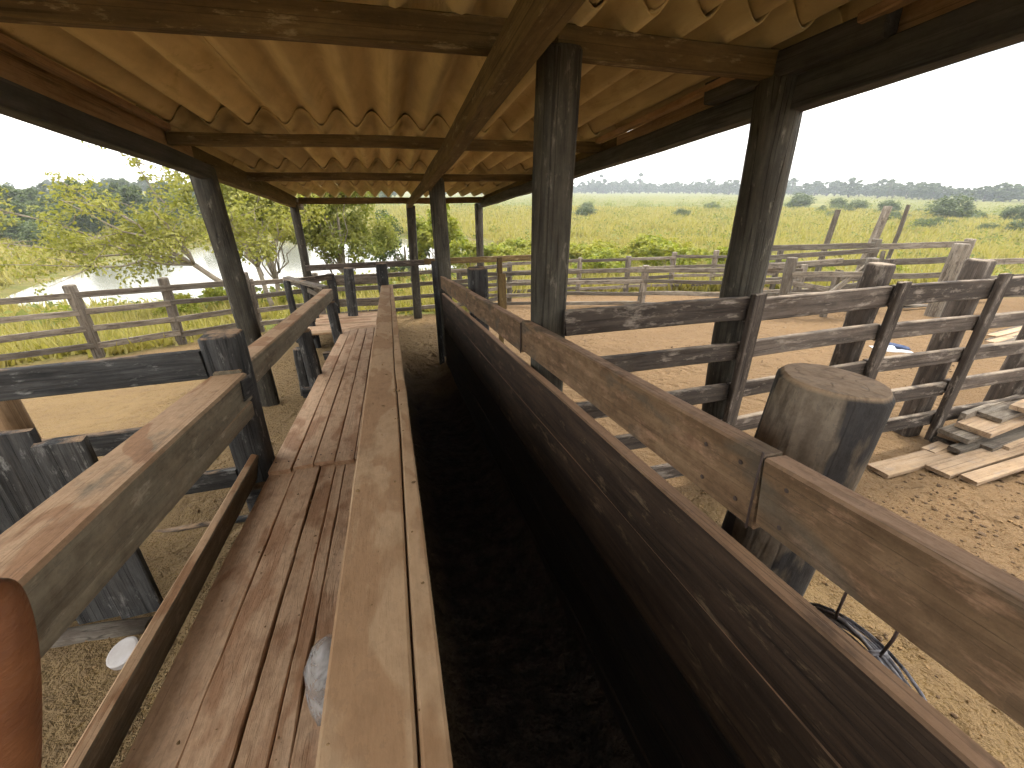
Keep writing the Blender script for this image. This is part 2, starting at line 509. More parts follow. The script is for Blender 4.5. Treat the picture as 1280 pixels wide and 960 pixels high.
def simple(name, col, rough=0.8, **kw):
    m, t, b = new_mat(name)
    b.inputs['Roughness'].default_value = rough
    tcn = t.nodes.new('ShaderNodeTexCoord')
    n = noise_tex(t, tcn.outputs['Object'], kw.pop('scale', 20.0), 5, 0.6)
    col2 = kw.pop('col2', tuple(c * 0.7 for c in col))
    t.links.new(mix(t, ramp(t, n, 0.35, 0.65), col2, col), b.inputs['Base Color'])
    for k, v in kw.items(): b.inputs[k].default_value = v
    return m
M['bark'] = simple('pale_bark', (0.30, 0.25, 0.19), 0.9, scale=6)
M['bark_dark'] = simple('grey_bark', (0.15, 0.125, 0.10), 0.9, scale=6)
M['dung'] = simple('dried_dung', (0.135, 0.088, 0.050), 0.95, scale=14, col2=(0.085, 0.055, 0.033))
M['clod'] = simple('earth_clods', (0.26, 0.165, 0.080), 0.95, scale=3, col2=(0.15, 0.092, 0.042))
M['wire'] = simple('black_wire', (0.035, 0.035, 0.042), 0.45, scale=30, col2=(0.30, 0.30, 0.34))
M['wire_pale'] = simple('pale_grey_wire', (0.52, 0.51, 0.54), 0.4, scale=30, col2=(0.14, 0.14, 0.16))
M['rust'] = simple('rusty_wire', (0.075, 0.050, 0.042), 0.6, scale=40)
M['lid'] = simple('white_lid_plastic', (0.46, 0.43, 0.41), 0.45, scale=12, col2=(0.38, 0.34, 0.31))
M['sack_white'] = simple('white_woven_plastic', (0.74, 0.76, 0.80), 0.6, scale=9, col2=(0.55, 0.58, 0.62))
M['sack_blue'] = simple('navy_print', (0.045, 0.07, 0.15), 0.6, scale=9)
M['skin'] = simple('brown_skin', (0.165, 0.062, 0.022), 0.6, scale=45, col2=(0.105, 0.036, 0.013))
_t = M['skin'].node_tree
_tc = _t.nodes.new('ShaderNodeTexCoord')
_n = noise_tex(_t, mapped(_t, _tc.outputs['Object'], (60, 60, 260)), 2.0, 4, 0.6)
_b = nd(_t, 'ShaderNodeBump', Strength=0.5, Distance=0.0012)
_t.links.new(_n, _b.inputs['Height']); _t.links.new(_b.outputs['Normal'], _t.nodes['Principled BSDF'].inputs['Normal'])
M['nail'] = simple('pale_fingernail', (0.48, 0.24, 0.15), 0.35, scale=40)

def mat_water():
    m, t, b = new_mat('pond_water')
    b.inputs['Base Color'].default_value = (0.20, 0.20, 0.16, 1)
    b.inputs['Roughness'].default_value = 0.12
    b.inputs['Specular IOR Level'].default_value = 0.3
    tcn = t.nodes.new('ShaderNodeTexCoord')
    n = noise_tex(t, mapped(t, tcn.outputs['Object'], (1, 2.2, 1)), 2.0, 5, 0.6)
    bp = nd(t, 'ShaderNodeBump', Strength=0.08, Distance=0.05)
    t.links.new(n, bp.inputs['Height']); t.links.new(bp.outputs['Normal'], b.inputs['Normal'])
    return m
M['water'] = mat_water()

def mat_film():
    m, t, b = new_mat('clear_plastic_film')
    b.inputs['Base Color'].default_value = (0.42, 0.41, 0.40, 1)
    b.inputs['Roughness'].default_value = 0.18
    tcn = t.nodes.new('ShaderNodeTexCoord')
    n = noise_tex(t, tcn.outputs['Object'], 13, 4, 0.6, 0.4)
    tr = t.nodes.new('ShaderNodeBsdfTransparent')
    ms = t.nodes.new('ShaderNodeMixShader')
    t.links.new(ramp(t, n, 0.40, 0.66, (0.30, 0.30, 0.30, 1), (0.8, 0.8, 0.8, 1)), ms.inputs[0])
    t.links.new(tr.outputs[0], ms.inputs[1]); t.links.new(b.outputs[0], ms.inputs[2])
    t.links.new(ms.outputs[0], t.nodes['Material Output'].inputs['Surface'])
    bp = nd(t, 'ShaderNodeBump', Strength=0.7, Distance=0.01)
    t.links.new(n, bp.inputs['Height']); t.links.new(bp.outputs['Normal'], b.inputs['Normal'])
    return m
M['film'] = mat_film()

# ------------------------------------------------------------------ terrain
CORRAL = np.array([(-13, 5.6), (-8.3, 7.9), (-5.6, 9.4), (-4.4, 10.0), (-3.2, 10.8), (-1.7, 11.55), (0.5, 11.7), (2.3, 11.8), (3.5, 13.6),
                   (6.2, 13.9), (9.4, 13.3), (12.2, 12.3), (15.0, 9.4), (18.0, 5.5), (19, -14), (-16, -14)], float)

def poly_sd(x, y, P):
    """signed distance to a polygon, negative inside (numpy)"""
    d = np.full(x.shape, 1e18)
    inside = np.zeros(x.shape, bool)
    n = len(P)
    for i in range(n):
        a, b = P[i], P[(i + 1) % n]
        ex, ey = b - a
        wx, wy = x - a[0], y - a[1]
        t = np.clip((wx * ex + wy * ey) / (ex * ex + ey * ey), 0, 1)
        d = np.minimum(d, (wx - ex * t) ** 2 + (wy - ey * t) ** 2)
        c = ((a[1] > y) != (b[1] > y)) & (x < (b[0] - a[0]) * (y - a[1]) / (b[1] - a[1] + 1e-12) + a[0])
        inside ^= c
    d = np.sqrt(d)
    return np.where(inside, -d, d)

def sstep(a, b, x):
    t = np.clip((x - a) / (b - a), 0, 1)
    return t * t * (3 - 2 * t)

_perm = np.random.default_rng(3).random((256, 256))
def vnoise(x, y):
    xi, yi = np.floor(x).astype(int), np.floor(y).astype(int)
    fx, fy = x - xi, y - yi
    fx, fy = fx * fx * (3 - 2 * fx), fy * fy * (3 - 2 * fy)
    g = lambda a, b: _perm[a % 256, b % 256]
    return (g(xi, yi) * (1 - fx) * (1 - fy) + g(xi + 1, yi) * fx * (1 - fy) + g(xi, yi + 1) * (1 - fx) * fy + g(xi + 1, yi + 1) * fx * fy) * 2 - 1

def fbm(x, y, o=4):
    s = np.zeros(np.shape(x)); a = 1.0
    for i in range(o):
        s = s + a * vnoise(x * 2 ** i + 17.3 * i, y * 2 ** i + 9.1 * i); a *= 0.5
    return s

WATER_Z = -4.6
def terrain(x, y):
    x = np.asarray(x, float); y = np.asarray(y, float)
    base = -S * np.clip(y, -10, 15) - 0.012 * np.clip(y - 15, 0, 60)
    sd = poly_sd(x, y, CORRAL)
    # beyond the corral the land falls to the plain
    plain = -3.1 + 0.35 * fbm(x / 60, y / 60, 3)
    r = np.hypot(x, y)
    az = np.arctan2(x, y)
    # pasture on the right goes gently down to the far trees, hill forest rises on the left
    plain = plain - 0.7 * sstep(0.7, 1.3, az) * sstep(60, 260, r)
    plain = plain + 3.5 * sstep(0.05, -0.5, az) * sstep(110, 420, r)
    plain = plain - 1.2 * sstep(0.30, -0.1, az) * sstep(20, 45, r) * sstep(150, 90, r)
    k = sstep(0.5, 20.0, sd)
    z = base * (1 - k) + plain * k
    # pond basin
    e = np.hypot((x + 8.0) / 15.5, (y - 47.0) / 19.0) + 0.10 * fbm(x / 9, y / 9, 3)
    pond = sstep(1.35, 0.85, e)
    z = z * (1 - pond) + (WATER_Z - 0.75) * pond
    # small relief
    near = sstep(60, 20, r)
    z = z + near * (0.024 * fbm(x * 1.3, y * 1.3, 4) + 0.016 * fbm(x * 3.1, y * 3.1, 2)) * (1 - pond)
    # low chute floor
    t = sstep(-0.05, 0.10, x) * sstep(0.80, 0.70, x) * sstep(7.6, 6.6, y)
    z = z - 0.22 * t
    return z

def axis_coords(lo, hi, step, far):
    a = list(np.arange(lo, hi + 1e-6, step))
    s = step; v = hi
    while v < far:
        s *= 1.11; v += s; a.append(v)
    s = step; v = lo; b = []
    while v > -far:
        s *= 1.11; v -= s; b.append(v)
    return np.array(b[::-1] + a)

gx = axis_coords(-9.0, 12.0, 0.15, 5000)
gy = axis_coords(-1.0, 14.0, 0.15, 5000)
GX, GY = np.meshgrid(gx, gy)
GZ = terrain(GX, GY)
nxg, nyg = len(gx), len(gy)
co = np.stack([GX, GY, GZ], -1).reshape(-1, 3)
idx = np.arange(nxg * nyg).reshape(nyg, nxg)
q = np.stack([idx[:-1, :-1], idx[:-1, 1:], idx[1:, 1:], idx[1:, :-1]], -1).reshape(-1, 4)
def np_mesh(name, co, q, smooth=False):
    me = bpy.data.meshes.new(name)
    nv, nf, k = len(co), len(q), q.shape[1]
    me.vertices.add(nv); me.vertices.foreach_set('co', np.ascontiguousarray(co, np.float32).ravel())
    me.loops.add(nf * k); me.loops.foreach_set('vertex_index', np.ascontiguousarray(q, np.int32).ravel())
    me.polygons.add(nf)
    me.polygons.foreach_set('loop_start', np.arange(0, nf * k, k, dtype=np.int32))
    me.polygons.foreach_set('loop_total', np.full(nf, k, np.int32))
    me.polygons.foreach_set('use_smooth', np.full(nf, smooth))
    me.update(calc_edges=True)
    me.validate()
    return me
gme = np_mesh('ground', co, q, True)
fx, fy = co[:, 0], co[:, 1]
sdv = poly_sd(fx, fy, CORRAL)
dirt = 1 - sstep(-0.5, 0.5, sdv + 0.55 * fbm(fx * 0.8, fy * 0.8, 3))
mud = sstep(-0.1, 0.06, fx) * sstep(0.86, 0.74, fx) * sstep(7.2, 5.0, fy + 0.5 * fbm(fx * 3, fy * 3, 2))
straw = sstep(1.6, 0.2, fx) * 0.9 + 0.9 * sstep(2.3, 1.9, fy) * sstep(3.2, 1.8, fx)
# sandy shore of the pond
shore = np.hypot((fx + 8.0) / 15.5, (fy - 47.0) / 19.0) + 0.10 * fbm(fx / 9, fy / 9, 3)
dirt = np.maximum(dirt, 0.30 * sstep(1.36, 1.22, shore))
for nm, arr in (('dirt', dirt), ('mud', mud), ('straw', np.clip(straw, 0, 1))):
    a = gme.attributes.new(nm, 'FLOAT', 'POINT')
    a.data.foreach_set('value', np.ascontiguousarray(arr, np.float32))
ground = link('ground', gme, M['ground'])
ground['kind'] = 'structure'

def tz(x, y):
    return float(terrain(np.array([x]), np.array([y]))[0])
def G(x, y, dz=0.0):
    return Vector((x, y, tz(x, y) + dz))

# pond
pv = [(-12 + 28 * math.cos(a), 48 + 30 * math.sin(a), WATER_Z) for a in np.linspace(0, 2 * math.pi, 64, endpoint=False)]
pond = link('pond_water', mesh('pond', pv, [tuple(range(64))]), M['water'])
pond['kind'] = 'structure'

# ------------------------------------------------------------------ cattle shed (roof, beams, posts)
shed = thing('cattle_shed', W(0.3, 4.5, GH), 'open timber shed with corrugated fibre cement roof on log posts over the chute', 'shed')
pm = M['post']
def spost(x, y, h0, h1, r0, r1, dx=0.0, **kw):
    return post('post', W(x, y, h0), W(x + dx, y, h1), r0, r1, pm, shed, **kw)
spost(0.895, 2.52, -2.3, 0.90, 0.098, 0.108, dx=0.03, rough=0.12, square=0.5, crook=0.03)
spost(2.44, 2.49, -2.3, 0.86, 0.118, 0.128, dx=-0.11, rough=0.14, square=0.3, crook=0.03)
spost(0.86, 7.25, -2.4, 0.90, 0.125, 0.120, dx=-0.04, rough=0.10)
spost(-1.66, 5.55, -2.3, 0.78, 0.105, 0.115, dx=-0.04, rough=0.14, crook=0.05)
spost(-1.76, 10.35, -2.4, 0.78, 0.085, 0.080, dx=0.0)
spost(0.56, 11.10, -2.4, 0.80, 0.100, 0.105, dx=0.04)
spost(2.28, 11.20, -2.4, 0.84, 0.085, 0.095, dx=-0.04)
for x in (-1.66, 2.34):
    spost(x, -1.0, -2.3, 0.70, 0.12, 0.12)
# long beams
def beam(name, a, b, w_, t_, m_, **kw):
    return timber(name, W(*a), W(*b), w_, t_, m_, shed, **kw)
beam('eave_beam', (-1.68, -1.3, 0.690), (-1.68, 5.5, 0.720), 0.135, 0.11, M['eave'], jit=0.02)
beam('eave_beam', (-1.70, 5.5, 0.745), (-1.76, 11.3, 0.80), 0.13, 0.10, M['beam'], jit=0.02)
beam('eave_beam', (2.34, -1.3, 0.725), (2.36, 2.5, 0.745), 0.17, 0.12, M['eave'], jit=0.02)
beam('eave_beam', (2.32, 2.5, 0.74), (2.28, 11.4, 0.81), 0.15, 0.12, M['eave'], jit=0.02)
beam('eave_beam_splice', (2.30, 1.9, 0.885), (2.22, 3.0, 0.90), 0.13, 0.10, M['eave'], jit=0.01)
beam('ridge_beam', (0.62, -1.3, 0.766), (0.64, 7.0, 0.775), 0.15, 0.12, M['beam'], jit=0.02)
beam('ridge_beam', (0.63, 7.0, 0.780), (0.58, 11.3, 0.81), 0.12, 0.10, M['beam'], jit=0.02)
# cross purlins carrying the sheets
beam('purlin', (-1.71, 2.47, 0.905), (0.72, 2.47, 0.915), 0.13, 0.10, M['beam'], jit=0.015)
beam('purlin', (0.90, 2.47, 0.915), (2.25, 2.50, 0.900), 0.13, 0.10, M['beam'], jit=0.012)
beam('purlin', (-1.71, 4.86, 0.905), (2.34, 4.86, 0.905), 0.10, 0.08, M['beam'], jit=0.02)
beam('purlin', (-1.74, 7.25, 0.905), (-0.95, 7.25, 0.905), 0.11, 0.08, M['beam'], jit=0.01)
beam('purlin', (-0.95, 7.25, 0.905), (2.34, 7.25, 0.905), 0.10, 0.08, M['beam'], jit=0.02)
beam('purlin', (-1.71, 10.75, 0.880), (2.34, 10.95, 0.890), 0.13, 0.10, M['beam'], jit=0.02)
beam('purlin', (-1.71, 0.05, 0.905), (2.34, 0.05, 0.905), 0.12, 0.09, M['beam'], jit=0.015)
# plates and laths along the eaves
beam('eave_plate', (-1.742, -1.2, 0.858), (-1.742, 5.4, 0.876), 0.20, 0.035, M['lath'], jit=0.006)
beam('eave_plate', (-1.742, 5.41, 0.885), (-1.800, 11.2, 0.905), 0.15, 0.035, M['beam'], jit=0.006)
beam('eave_plate', (2.405, -1.2, 0.880), (2.405, 4.6, 0.890), 0.16, 0.035, M['lath'], jit=0.006)
beam('eave_plate', (2.400, 4.61, 0.890), (2.350, 11.3, 0.915), 0.15, 0.035, M['beam'], jit=0.006)
beam('lath', (2.22, -0.9, 0.935), (2.24, 2.0, 0.925), 0.045, 0.06, M['lath'])
beam('lath', (2.20, 2.62, 0.925), (2.22, 4.7, 0.935), 0.045, 0.06, M['lath'])
beam('lath', (-1.58, -0.9, 0.93), (-1.60, 4.6, 0.93), 0.05, 0.05, M['lath'])
# sheets
PITCH_W, AMP = 0.290, 0.064
def sheet(x0, x1, y0, y1, h0, h1, ph, seed):
    n = int((x1 - x0) / PITCH_W * 12)
    ny = 6
    vs, fs = [], []
    o = Vector(W(x0, y0, h0))
    for j in range(ny + 1):
        s = j / ny
        y = y0 + (y1 - y0) * s
        for i in range(n + 1):
            x = x0 + (x1 - x0) * i / n
            hh = h0 + (h1 - h0) * s + AMP * (1 + math.cos(2 * math.pi * (x - 0.14) / PITCH_W + math.pi)) + ph + 0.004 * mnoise.noise((x * 1.5, y * 0.8, seed))
            yy = y + (0.012 * mnoise.noise((x * 2, seed, j)) if j in (0, ny) else 0)
            vs.append(W(x, yy, hh) - o)
    for j in range(ny):
        for i in range(n):
            a = j * (n + 1) + i
            fs.append((a, a + 1, a + n + 2, a + n + 1))
    me = mesh('sheet', vs, fs, True)
    ob = link('roof_sheet', me, M['sheet'], shed, o)
    md = ob.modifiers.new('thickness', 'SOLIDIFY'); md.thickness = 0.013; md.offset = 1
    return ob
cols = [(-1.92, -0.80), (-0.90, 0.22), (0.12, 1.38), (1.28, 2.55)]
rows = [(-1.1, 0.22, 0.0), (-0.16, 2.64, 0.0), (2.26, 5.03, 0.0), (4.65, 7.42, 0.0), (7.04, 9.3, 0.0), (8.98, 11.35, 0.0)]
for ri, (ya, yb, _) in enumerate(rows):
    for ci, (xa, xb) in enumerate(cols):
        sheet(xa, xb, ya, yb, 0.956, 0.990, 0.004 + 0.011 * (ci % 2) + random.uniform(0, 0.004), ri * 7 + ci)

# ------------------------------------------------------------------ cattle chute
chute = thing('cattle_chute', W(0.38, 3.0, GH), 'narrow dark plank walled cattle chute under the roof with dusty cap plank', 'cattle chute')
# cap plank: split lengthwise by a long drying crack
def crack_x(y):
    return -0.040 + 0.010 * mnoise.noise((y * 0.9, 2.2, 0.1)) + 0.004 * mnoise.noise((y * 6, 1.1, 0.1)) + 0.018 * max(0, 1.5 - y) / 1.5 * 0 
def cap_piece(xa, xb, name, seed):
    """xa, xb: functions of y; flat plank 6 cm thick following the crack"""
    vs, fs = [], []
    n = 46
    ys = np.linspace(-1.3, 8.32, n)
    o = W(-0.1, 0, -0.75)
    for i, y in enumerate(ys):
        a, b = xa(y), xb(y)
        dz = 0.006 * mnoise.noise((y * 0.8, seed, 0))
        ch = 0.006
        for (x, h) in ((a + ch, 0), (b - ch, 0), (b, -ch), (b, -0.058), (a, -0.060), (a, -ch)):
            vs.append(W(x, y, -0.75 + h + dz) - o)
    k = 6
    for i in range(n - 1):
        for j in range(k):
            p, q_ = i * k + j, i * k + (j + 1) % k
            fs.append((p, q_, q_ + k, p + k))
    fs.append(tuple(reversed(range(k)))); fs.append(tuple((n - 1) * k + j for j in range(k)))
    # local X must run along the grain for the wood material
    Rz = Matrix.Rotation(math.radians(-90), 3, 'Z')
    vs = [Rz @ v for v in vs]
    ob = link(name, mesh(name, vs, fs), M['cap'], chute, o)
    ob.rotation_euler = (0, 0, math.radians(90))
    return ob
cap_piece(lambda y: -0.195 + 0.008 * mnoise.noise((y * 1.1, 5, 0)) + 0.006 * mnoise.noise((y * 4, 5, 0)), lambda y: crack_x(y) - 0.0025 - 0.003 * abs(mnoise.noise((y * 2.3, 8, 0))), 'cap_plank', 1.0)
cap_piece(lambda y: crack_x(y) + 0.0025, lambda y: 0.010 + 0.006 * mnoise.noise((y * 1.3, 9, 0)) + 0.004 * mnoise.noise((y * 6, 3, 0)), 'cap_plank', 1.02)
# left wall boards
hs = [-0.815, -1.06, -1.33, -1.60, -1.88, -2.2]
for a, b in zip(hs[:-1], hs[1:]):
    hm = (a + b) / 2
    timber('wall_board', W(-0.025, -1.3, hm), W(-0.025, 8.2, hm), (a - b) - 0.012, 0.045, M['wall'], chute, jit=0.008)
for y in (-0.6, 1.9, 4.4, 6.6):
    post('wall_post', W(-0.125, y, -2.2), W(-0.125, y, -0.82), 0.06, 0.06, M['dark'], chute, square=0.7, nr=12, seg=4)
# right wall boards
rb = [(-0.755, -1.005), (-1.009, -1.330), (-1.340, -1.645), (-1.660, -1.92), (-1.93, -2.2)]
for k, (a, b) in enumerate(rb):
    hm = (a + b) / 2
    dh = -0.05 if k == 0 else -0.03
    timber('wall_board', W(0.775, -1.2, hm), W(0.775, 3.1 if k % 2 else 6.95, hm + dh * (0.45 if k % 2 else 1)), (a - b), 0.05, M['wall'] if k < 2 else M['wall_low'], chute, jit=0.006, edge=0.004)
    if k % 2:
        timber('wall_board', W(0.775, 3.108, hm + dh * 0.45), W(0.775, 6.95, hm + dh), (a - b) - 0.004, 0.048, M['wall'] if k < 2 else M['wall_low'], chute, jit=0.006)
# right top rail in lengths
rl = [(-1.3, 0.615, 0.0), (0.622, 2.50, 0.003), (2.507, 4.55, -0.002), (4.557, 7.0, 0.002)]
for ya, yb, dx in rl:
    hh = lambda y: -0.568 - 0.010 * max(0, y)
    ww = 0.172 if ya < 0 else 0.195
    if ya < 0: hh = lambda y: -0.556 - 0.006 * max(0, y)
    timber('top_rail', W(0.782 + dx, ya, hh(ya)), W(0.782 + dx, yb, hh(yb)), ww, 0.058, M['chuterail'], chute, jit=0.010, edge=0.005)
# posts on the right side
post('stump_post', W(0.985, 0.80, -2.3), W(1.118, 0.80, -0.385), 0.152, 0.136, M['stump'], chute, rough=0.05, nr=40, seg=24, square=0.0, chamfer=0.018, crook=0.01)
post('gate_post', W(0.94, 4.85, -2.3), W(0.94, 4.85, -0.30), 0.108, 0.108, M['dark'], chute, rough=0.06, square=0.8, nr=16)
timber('end_post', W(0.695, 7.02, -2.45), W(0.675, 7.02, -0.30), 0.085, 0.07, M['dark'], chute, up=Vector((1, 0, 0)))
post('cap_end_post', W(-0.16, 8.45, -2.4), W(-0.14, 8.45, -0.36), 0.095, 0.10, M['dark'], chute, square=0.6, rough=0.08)
# wire tie binding rail to the roof post
v_, f_ = tube_geo([W(0.748, 2.50, -0.50), W(0.746, 2.50, -0.60), W(0.748, 2.50, -0.70)], 0.004, 5)
link('wire_tie', mesh('tie', [p - W(0.75, 2.5, -0.6) for p in v_], f_, True), M['rust'], chute, W(0.75, 2.5, -0.6))
v_, f_ = tube_geo([W(0.749, 0.63, -0.465), W(0.747, 0.625, -0.57), W(0.749, 0.62, -0.67)], 0.003, 5)
link('wire_tie', mesh('tie', [p - W(0.75, .62, -0.6) for p in v_], f_, True), M['rust'], chute, W(0.75, .62, -0.6))

# ------------------------------------------------------------------ walkway
walk = thing('plank_walkway', W(-0.6, 3.5, GH), 'raised red brown plank walkway beside the chute with worn dusty boards', 'walkway')
near_x = [(-0.965, -0.795), (-0.788, -0.632), (-0.624, -0.525), (-0.518, -0.350), (-0.343, -0.205)]
def ragged_plank(xa, xb, y0, y1, htop, thick, mat, parent, seed, n=60):
    vs, fs = [], []
    o = W((xa(y0) + xb(y0)) / 2, y0, htop - thick / 2)
    for y in np.linspace(y0, y1, n):
        a = xa(y) + 0.005 * mnoise.noise((y * 2.2, seed, 0)) + 0.0035 * mnoise.noise((y * 9, seed, 4))
        b = xb(y) + 0.005 * mnoise.noise((y * 2.4, seed, 8)) + 0.0035 * mnoise.noise((y * 10, seed, 5))
        dz = 0.006 * mnoise.noise((y * 0.9, seed, 3))
        m_ = (a + b) / 2; cup = 0.0025 * mnoise.noise((y * 0.6, seed, 6)) - 0.002
        ch = 0.005 + 0.003 * mnoise.noise((y * 7, seed, 2))
        for (x, h) in ((a + ch, 0), (m_, cup), (b - ch, 0), (b, -ch), (b, -thick), (a, -thick), (a, -ch)):
            vs.append(W(x, y, htop + h + dz) - o)
    k = 7
    for i in range(n - 1):
        for j in range(k):
            p, q_ = i * k + j, i * k + (j + 1) % k
            fs.append((p, q_, q_ + k, p + k))
    fs.append(tuple(reversed(range(k)))); fs.append(tuple((n - 1) * k + j for j in range(k)))
    Rz = Matrix.Rotation(math.radians(-90), 3, 'Z')
    ob = link('plank', mesh('plank', [Rz @ v for v in vs], fs), mat, parent, o)
    ob.rotation_euler = (0, 0, math.radians(90))
    return ob
def split_gap(y):
    return 0.0035 + 0.013 * max(0.0, 1 - abs(y - 1.22) / 0.26)
for i, (a, b) in enumerate(near_x):
    ht = -1.500 + (-0.004, 0.003, -0.002, 0.004, 0.0)[i]
    ye = 2.83 + 0.03 * (i % 2)
    if i == 3:
        c_ = a + 0.060
        ragged_plank(lambda y: a, lambda y: c_ - split_gap(y) / 2, -1.3, ye, ht, 0.04, M['plank'], walk, 3.3)
        ragged_plank(lambda y: c_ + split_gap(y) / 2, lambda y: b, -1.3, ye, ht - 0.001, 0.04, M['plank'], walk, 3.32)
    else:
        ragged_plank(lambda y: a, lambda y: b, -1.3, ye, ht, 0.04, M['plank'], walk, i * 1.7 + 0.4)
far_x = [(-0.960, -0.815), (-0.808, -0.680), (-0.672, -0.535), (-0.527, -0.400), (-0.392, -0.21)]
for i, (a, b) in enumerate(far_x):
    timber('plank', W((a + b) / 2, 2.80 + 0.02 * (i % 3), -1.492), W((a + b) / 2, 8.05, -1.50), 0.04, b - a, M['plank'], walk, jit=0.008, edge=0.004, ch=0.004)
for y in (-0.8, 0.9, 2.75, 4.9, 6.6, 7.9):
    timber('joist', W(-1.10, y, -1.60), W(-0.18, y, -1.60), 0.11, 0.08, M['dark'], walk)
    for x in (-0.88, -0.3):
        post('stilt', W(x, y, -2.2), W(x, y, -1.66), 0.06, 0.06, M['dark'], walk, nr=10, seg=3)
timber('toe_board', W(-0.965, -1.3, -1.445), W(-1.055, 2.86, -1.445), 0.19, 0.045, M['tan'], walk, up=Vector((0.22, 0, 1)), jit=0.006)
# far landing, boards laid crosswise
for i in range(13):
    y = 8.12 + i * 0.165
    timber('landing_board', W(-1.62 + 0.05 * (i % 3), y, -1.515), W(-0.20, y, -1.515), 0.035, 0.155, M['plank'] if i % 4 else M['cap'], walk, jit=0.004, ch=0.004)
for x in (-1.5, -0.3):
    timber('joist', W(x, 8.05, -1.59), W(x, 10.3, -1.59), 0.10, 0.08, M['dark'], walk)
    for y in (8.6, 10.0):
        post('stilt', W(x, y, -2.35), W(x, y, -1.64), 0.06, 0.06, M['dark'], walk, nr=10, seg=3)

# nail heads (sub-parts of the boards they hold)
nvs, nfs = [], []
for z_, r_ in ((0.0, 0.0065), (0.0025, 0.0055)):
    for k in range(8):
        nvs.append((r_ * math.cos(k * math.pi / 4), r_ * math.sin(k * math.pi / 4), z_))
for k in range(8):
    nfs.append((k, (k + 1) % 8, 8 + (k + 1) % 8, 8 + k))
nfs.append(tuple(range(8, 16)))
nail_me = mesh('nail_head', nvs, nfs)
nail_me.materials.append(M['rust'])
def nail(board, x, y, z, rot=(0, 0, 0)):
    o = bpy.data.objects.new('nail_head', nail_me)
    C.objects.link(o); o.parent = board; o.location = (x, y, z); o.rotation_euler = rot
for b_ in [o for o in walk.children if o.name.startswith('plank')]:
    y0 = (Vector(b_.location) + Vector(walk.location)).y
    if abs(b_.rotation_euler.z) > 0.1 and b_.rotation_mode != 'QUATERNION': continue
    for yj in (2.93, 4.9, 6.6):
        for sgn in (-1, 1):
            L_ = b_.data.vertices[-1].co.x
            if 0.03 < yj - y0 < L_ - 0.03:
                nail(b_, yj - y0 + random.uniform(-.02, .02), sgn * random.uniform(.035, .05), 0.0205)
for b_ in [o for o in chute.children if o.name.startswith('top_rail')]:
    y0 = (Vector(b_.location) + Vector(chute.location)).y
    for yj in (0.56, 0.68, 0.80, 2.44, 2.56, 4.78, 4.9):
        L_ = b_.data.vertices[-1].co.x
        if 0.02 < yj - y0 < L_ - 0.02:
            for dz in (-0.045, 0.045):
                nail(b_, yj - y0, 0.030, dz + random.uniform(-.01, .01), (R(-90), 0, 0))

# ------------------------------------------------------------------ walkway railing (left)
rail = thing('walkway_railing', W(-1.05, 3.5, GH), 'thick mud smeared handrail beam on dark posts along the left of the walkway', 'railing')
timber('handrail', W(-1.050, -0.9, -0.838), W(-1.055, 2.86, -0.848), 0.178, 0.215, M['tan'], rail, jit=0.008, ch=0.012, edge=0.005, seg=20)
timber('handrail', W(-1.050, 2.87, -0.83), W(-1.080, 8.0, -0.835), 0.18, 0.155, M['tan'], rail, jit=0.012, ch=0.010, seg=16)
timber('handrail_lower', W(-1.055, -0.9, -0.860), W(-1.060, 2.84, -1.000), 0.10, 0.205, M['tan'], rail, jit=0.006, ch=0.008)
post('railing_post', W(-1.085, 2.99, -2.2), W(-1.075, 2.99, -0.515), 0.105, 0.108, M['dark'], rail, square=0.9, rough=0.04, nr=20, chamfer=0.012, crook=0.008)
post('railing_post', W(-1.00, 5.25, -2.2), W(-1.02, 5.20, -0.93), 0.085, 0.08, M['dark'], rail, square=0.4, rough=0.08)
post('railing_post', W(-1.00, 7.72, -2.2), W(-1.02, 7.72, -0.93), 0.085, 0.085, M['dark'], rail, square=0.5, rough=0.08)
post('railing_post', W(-1.27, 5.75, -2.2), W(-1.24, 5.75, -1.25), 0.07, 0.065, M['dark'], rail, square=0.4, rough=0.08, nr=12)
timber('joint_plate', W(-0.936, 2.70, -0.83), W(-0.936, 2.885, -0.84), 0.13, 0.012, M['dark'], rail, jit=0.002)
# short railing round the landing
r2 = thing('landing_railing', W(-1.6, 9.2, GH), 'short sloping railing with two dark posts at the far left of the walkway landing', 'railing')
timber('handrail', W(-1.95, 9.25, -0.60), W(-1.12, 8.12, -0.72), 0.05, 0.13, M['grey'], r2)
timber('brace', W(-1.85, 9.15, -0.66), W(-1.25, 8.35, -0.90), 0.09, 0.03, M['grey'], r2)
for x, y in ((-1.93, 9.2), (-1.56, 8.75)):
    post('railing_post', W(x, y, -2.25), W(x, y, -0.63), 0.065, 0.065, M['dark'], r2, nr=12, seg=6)

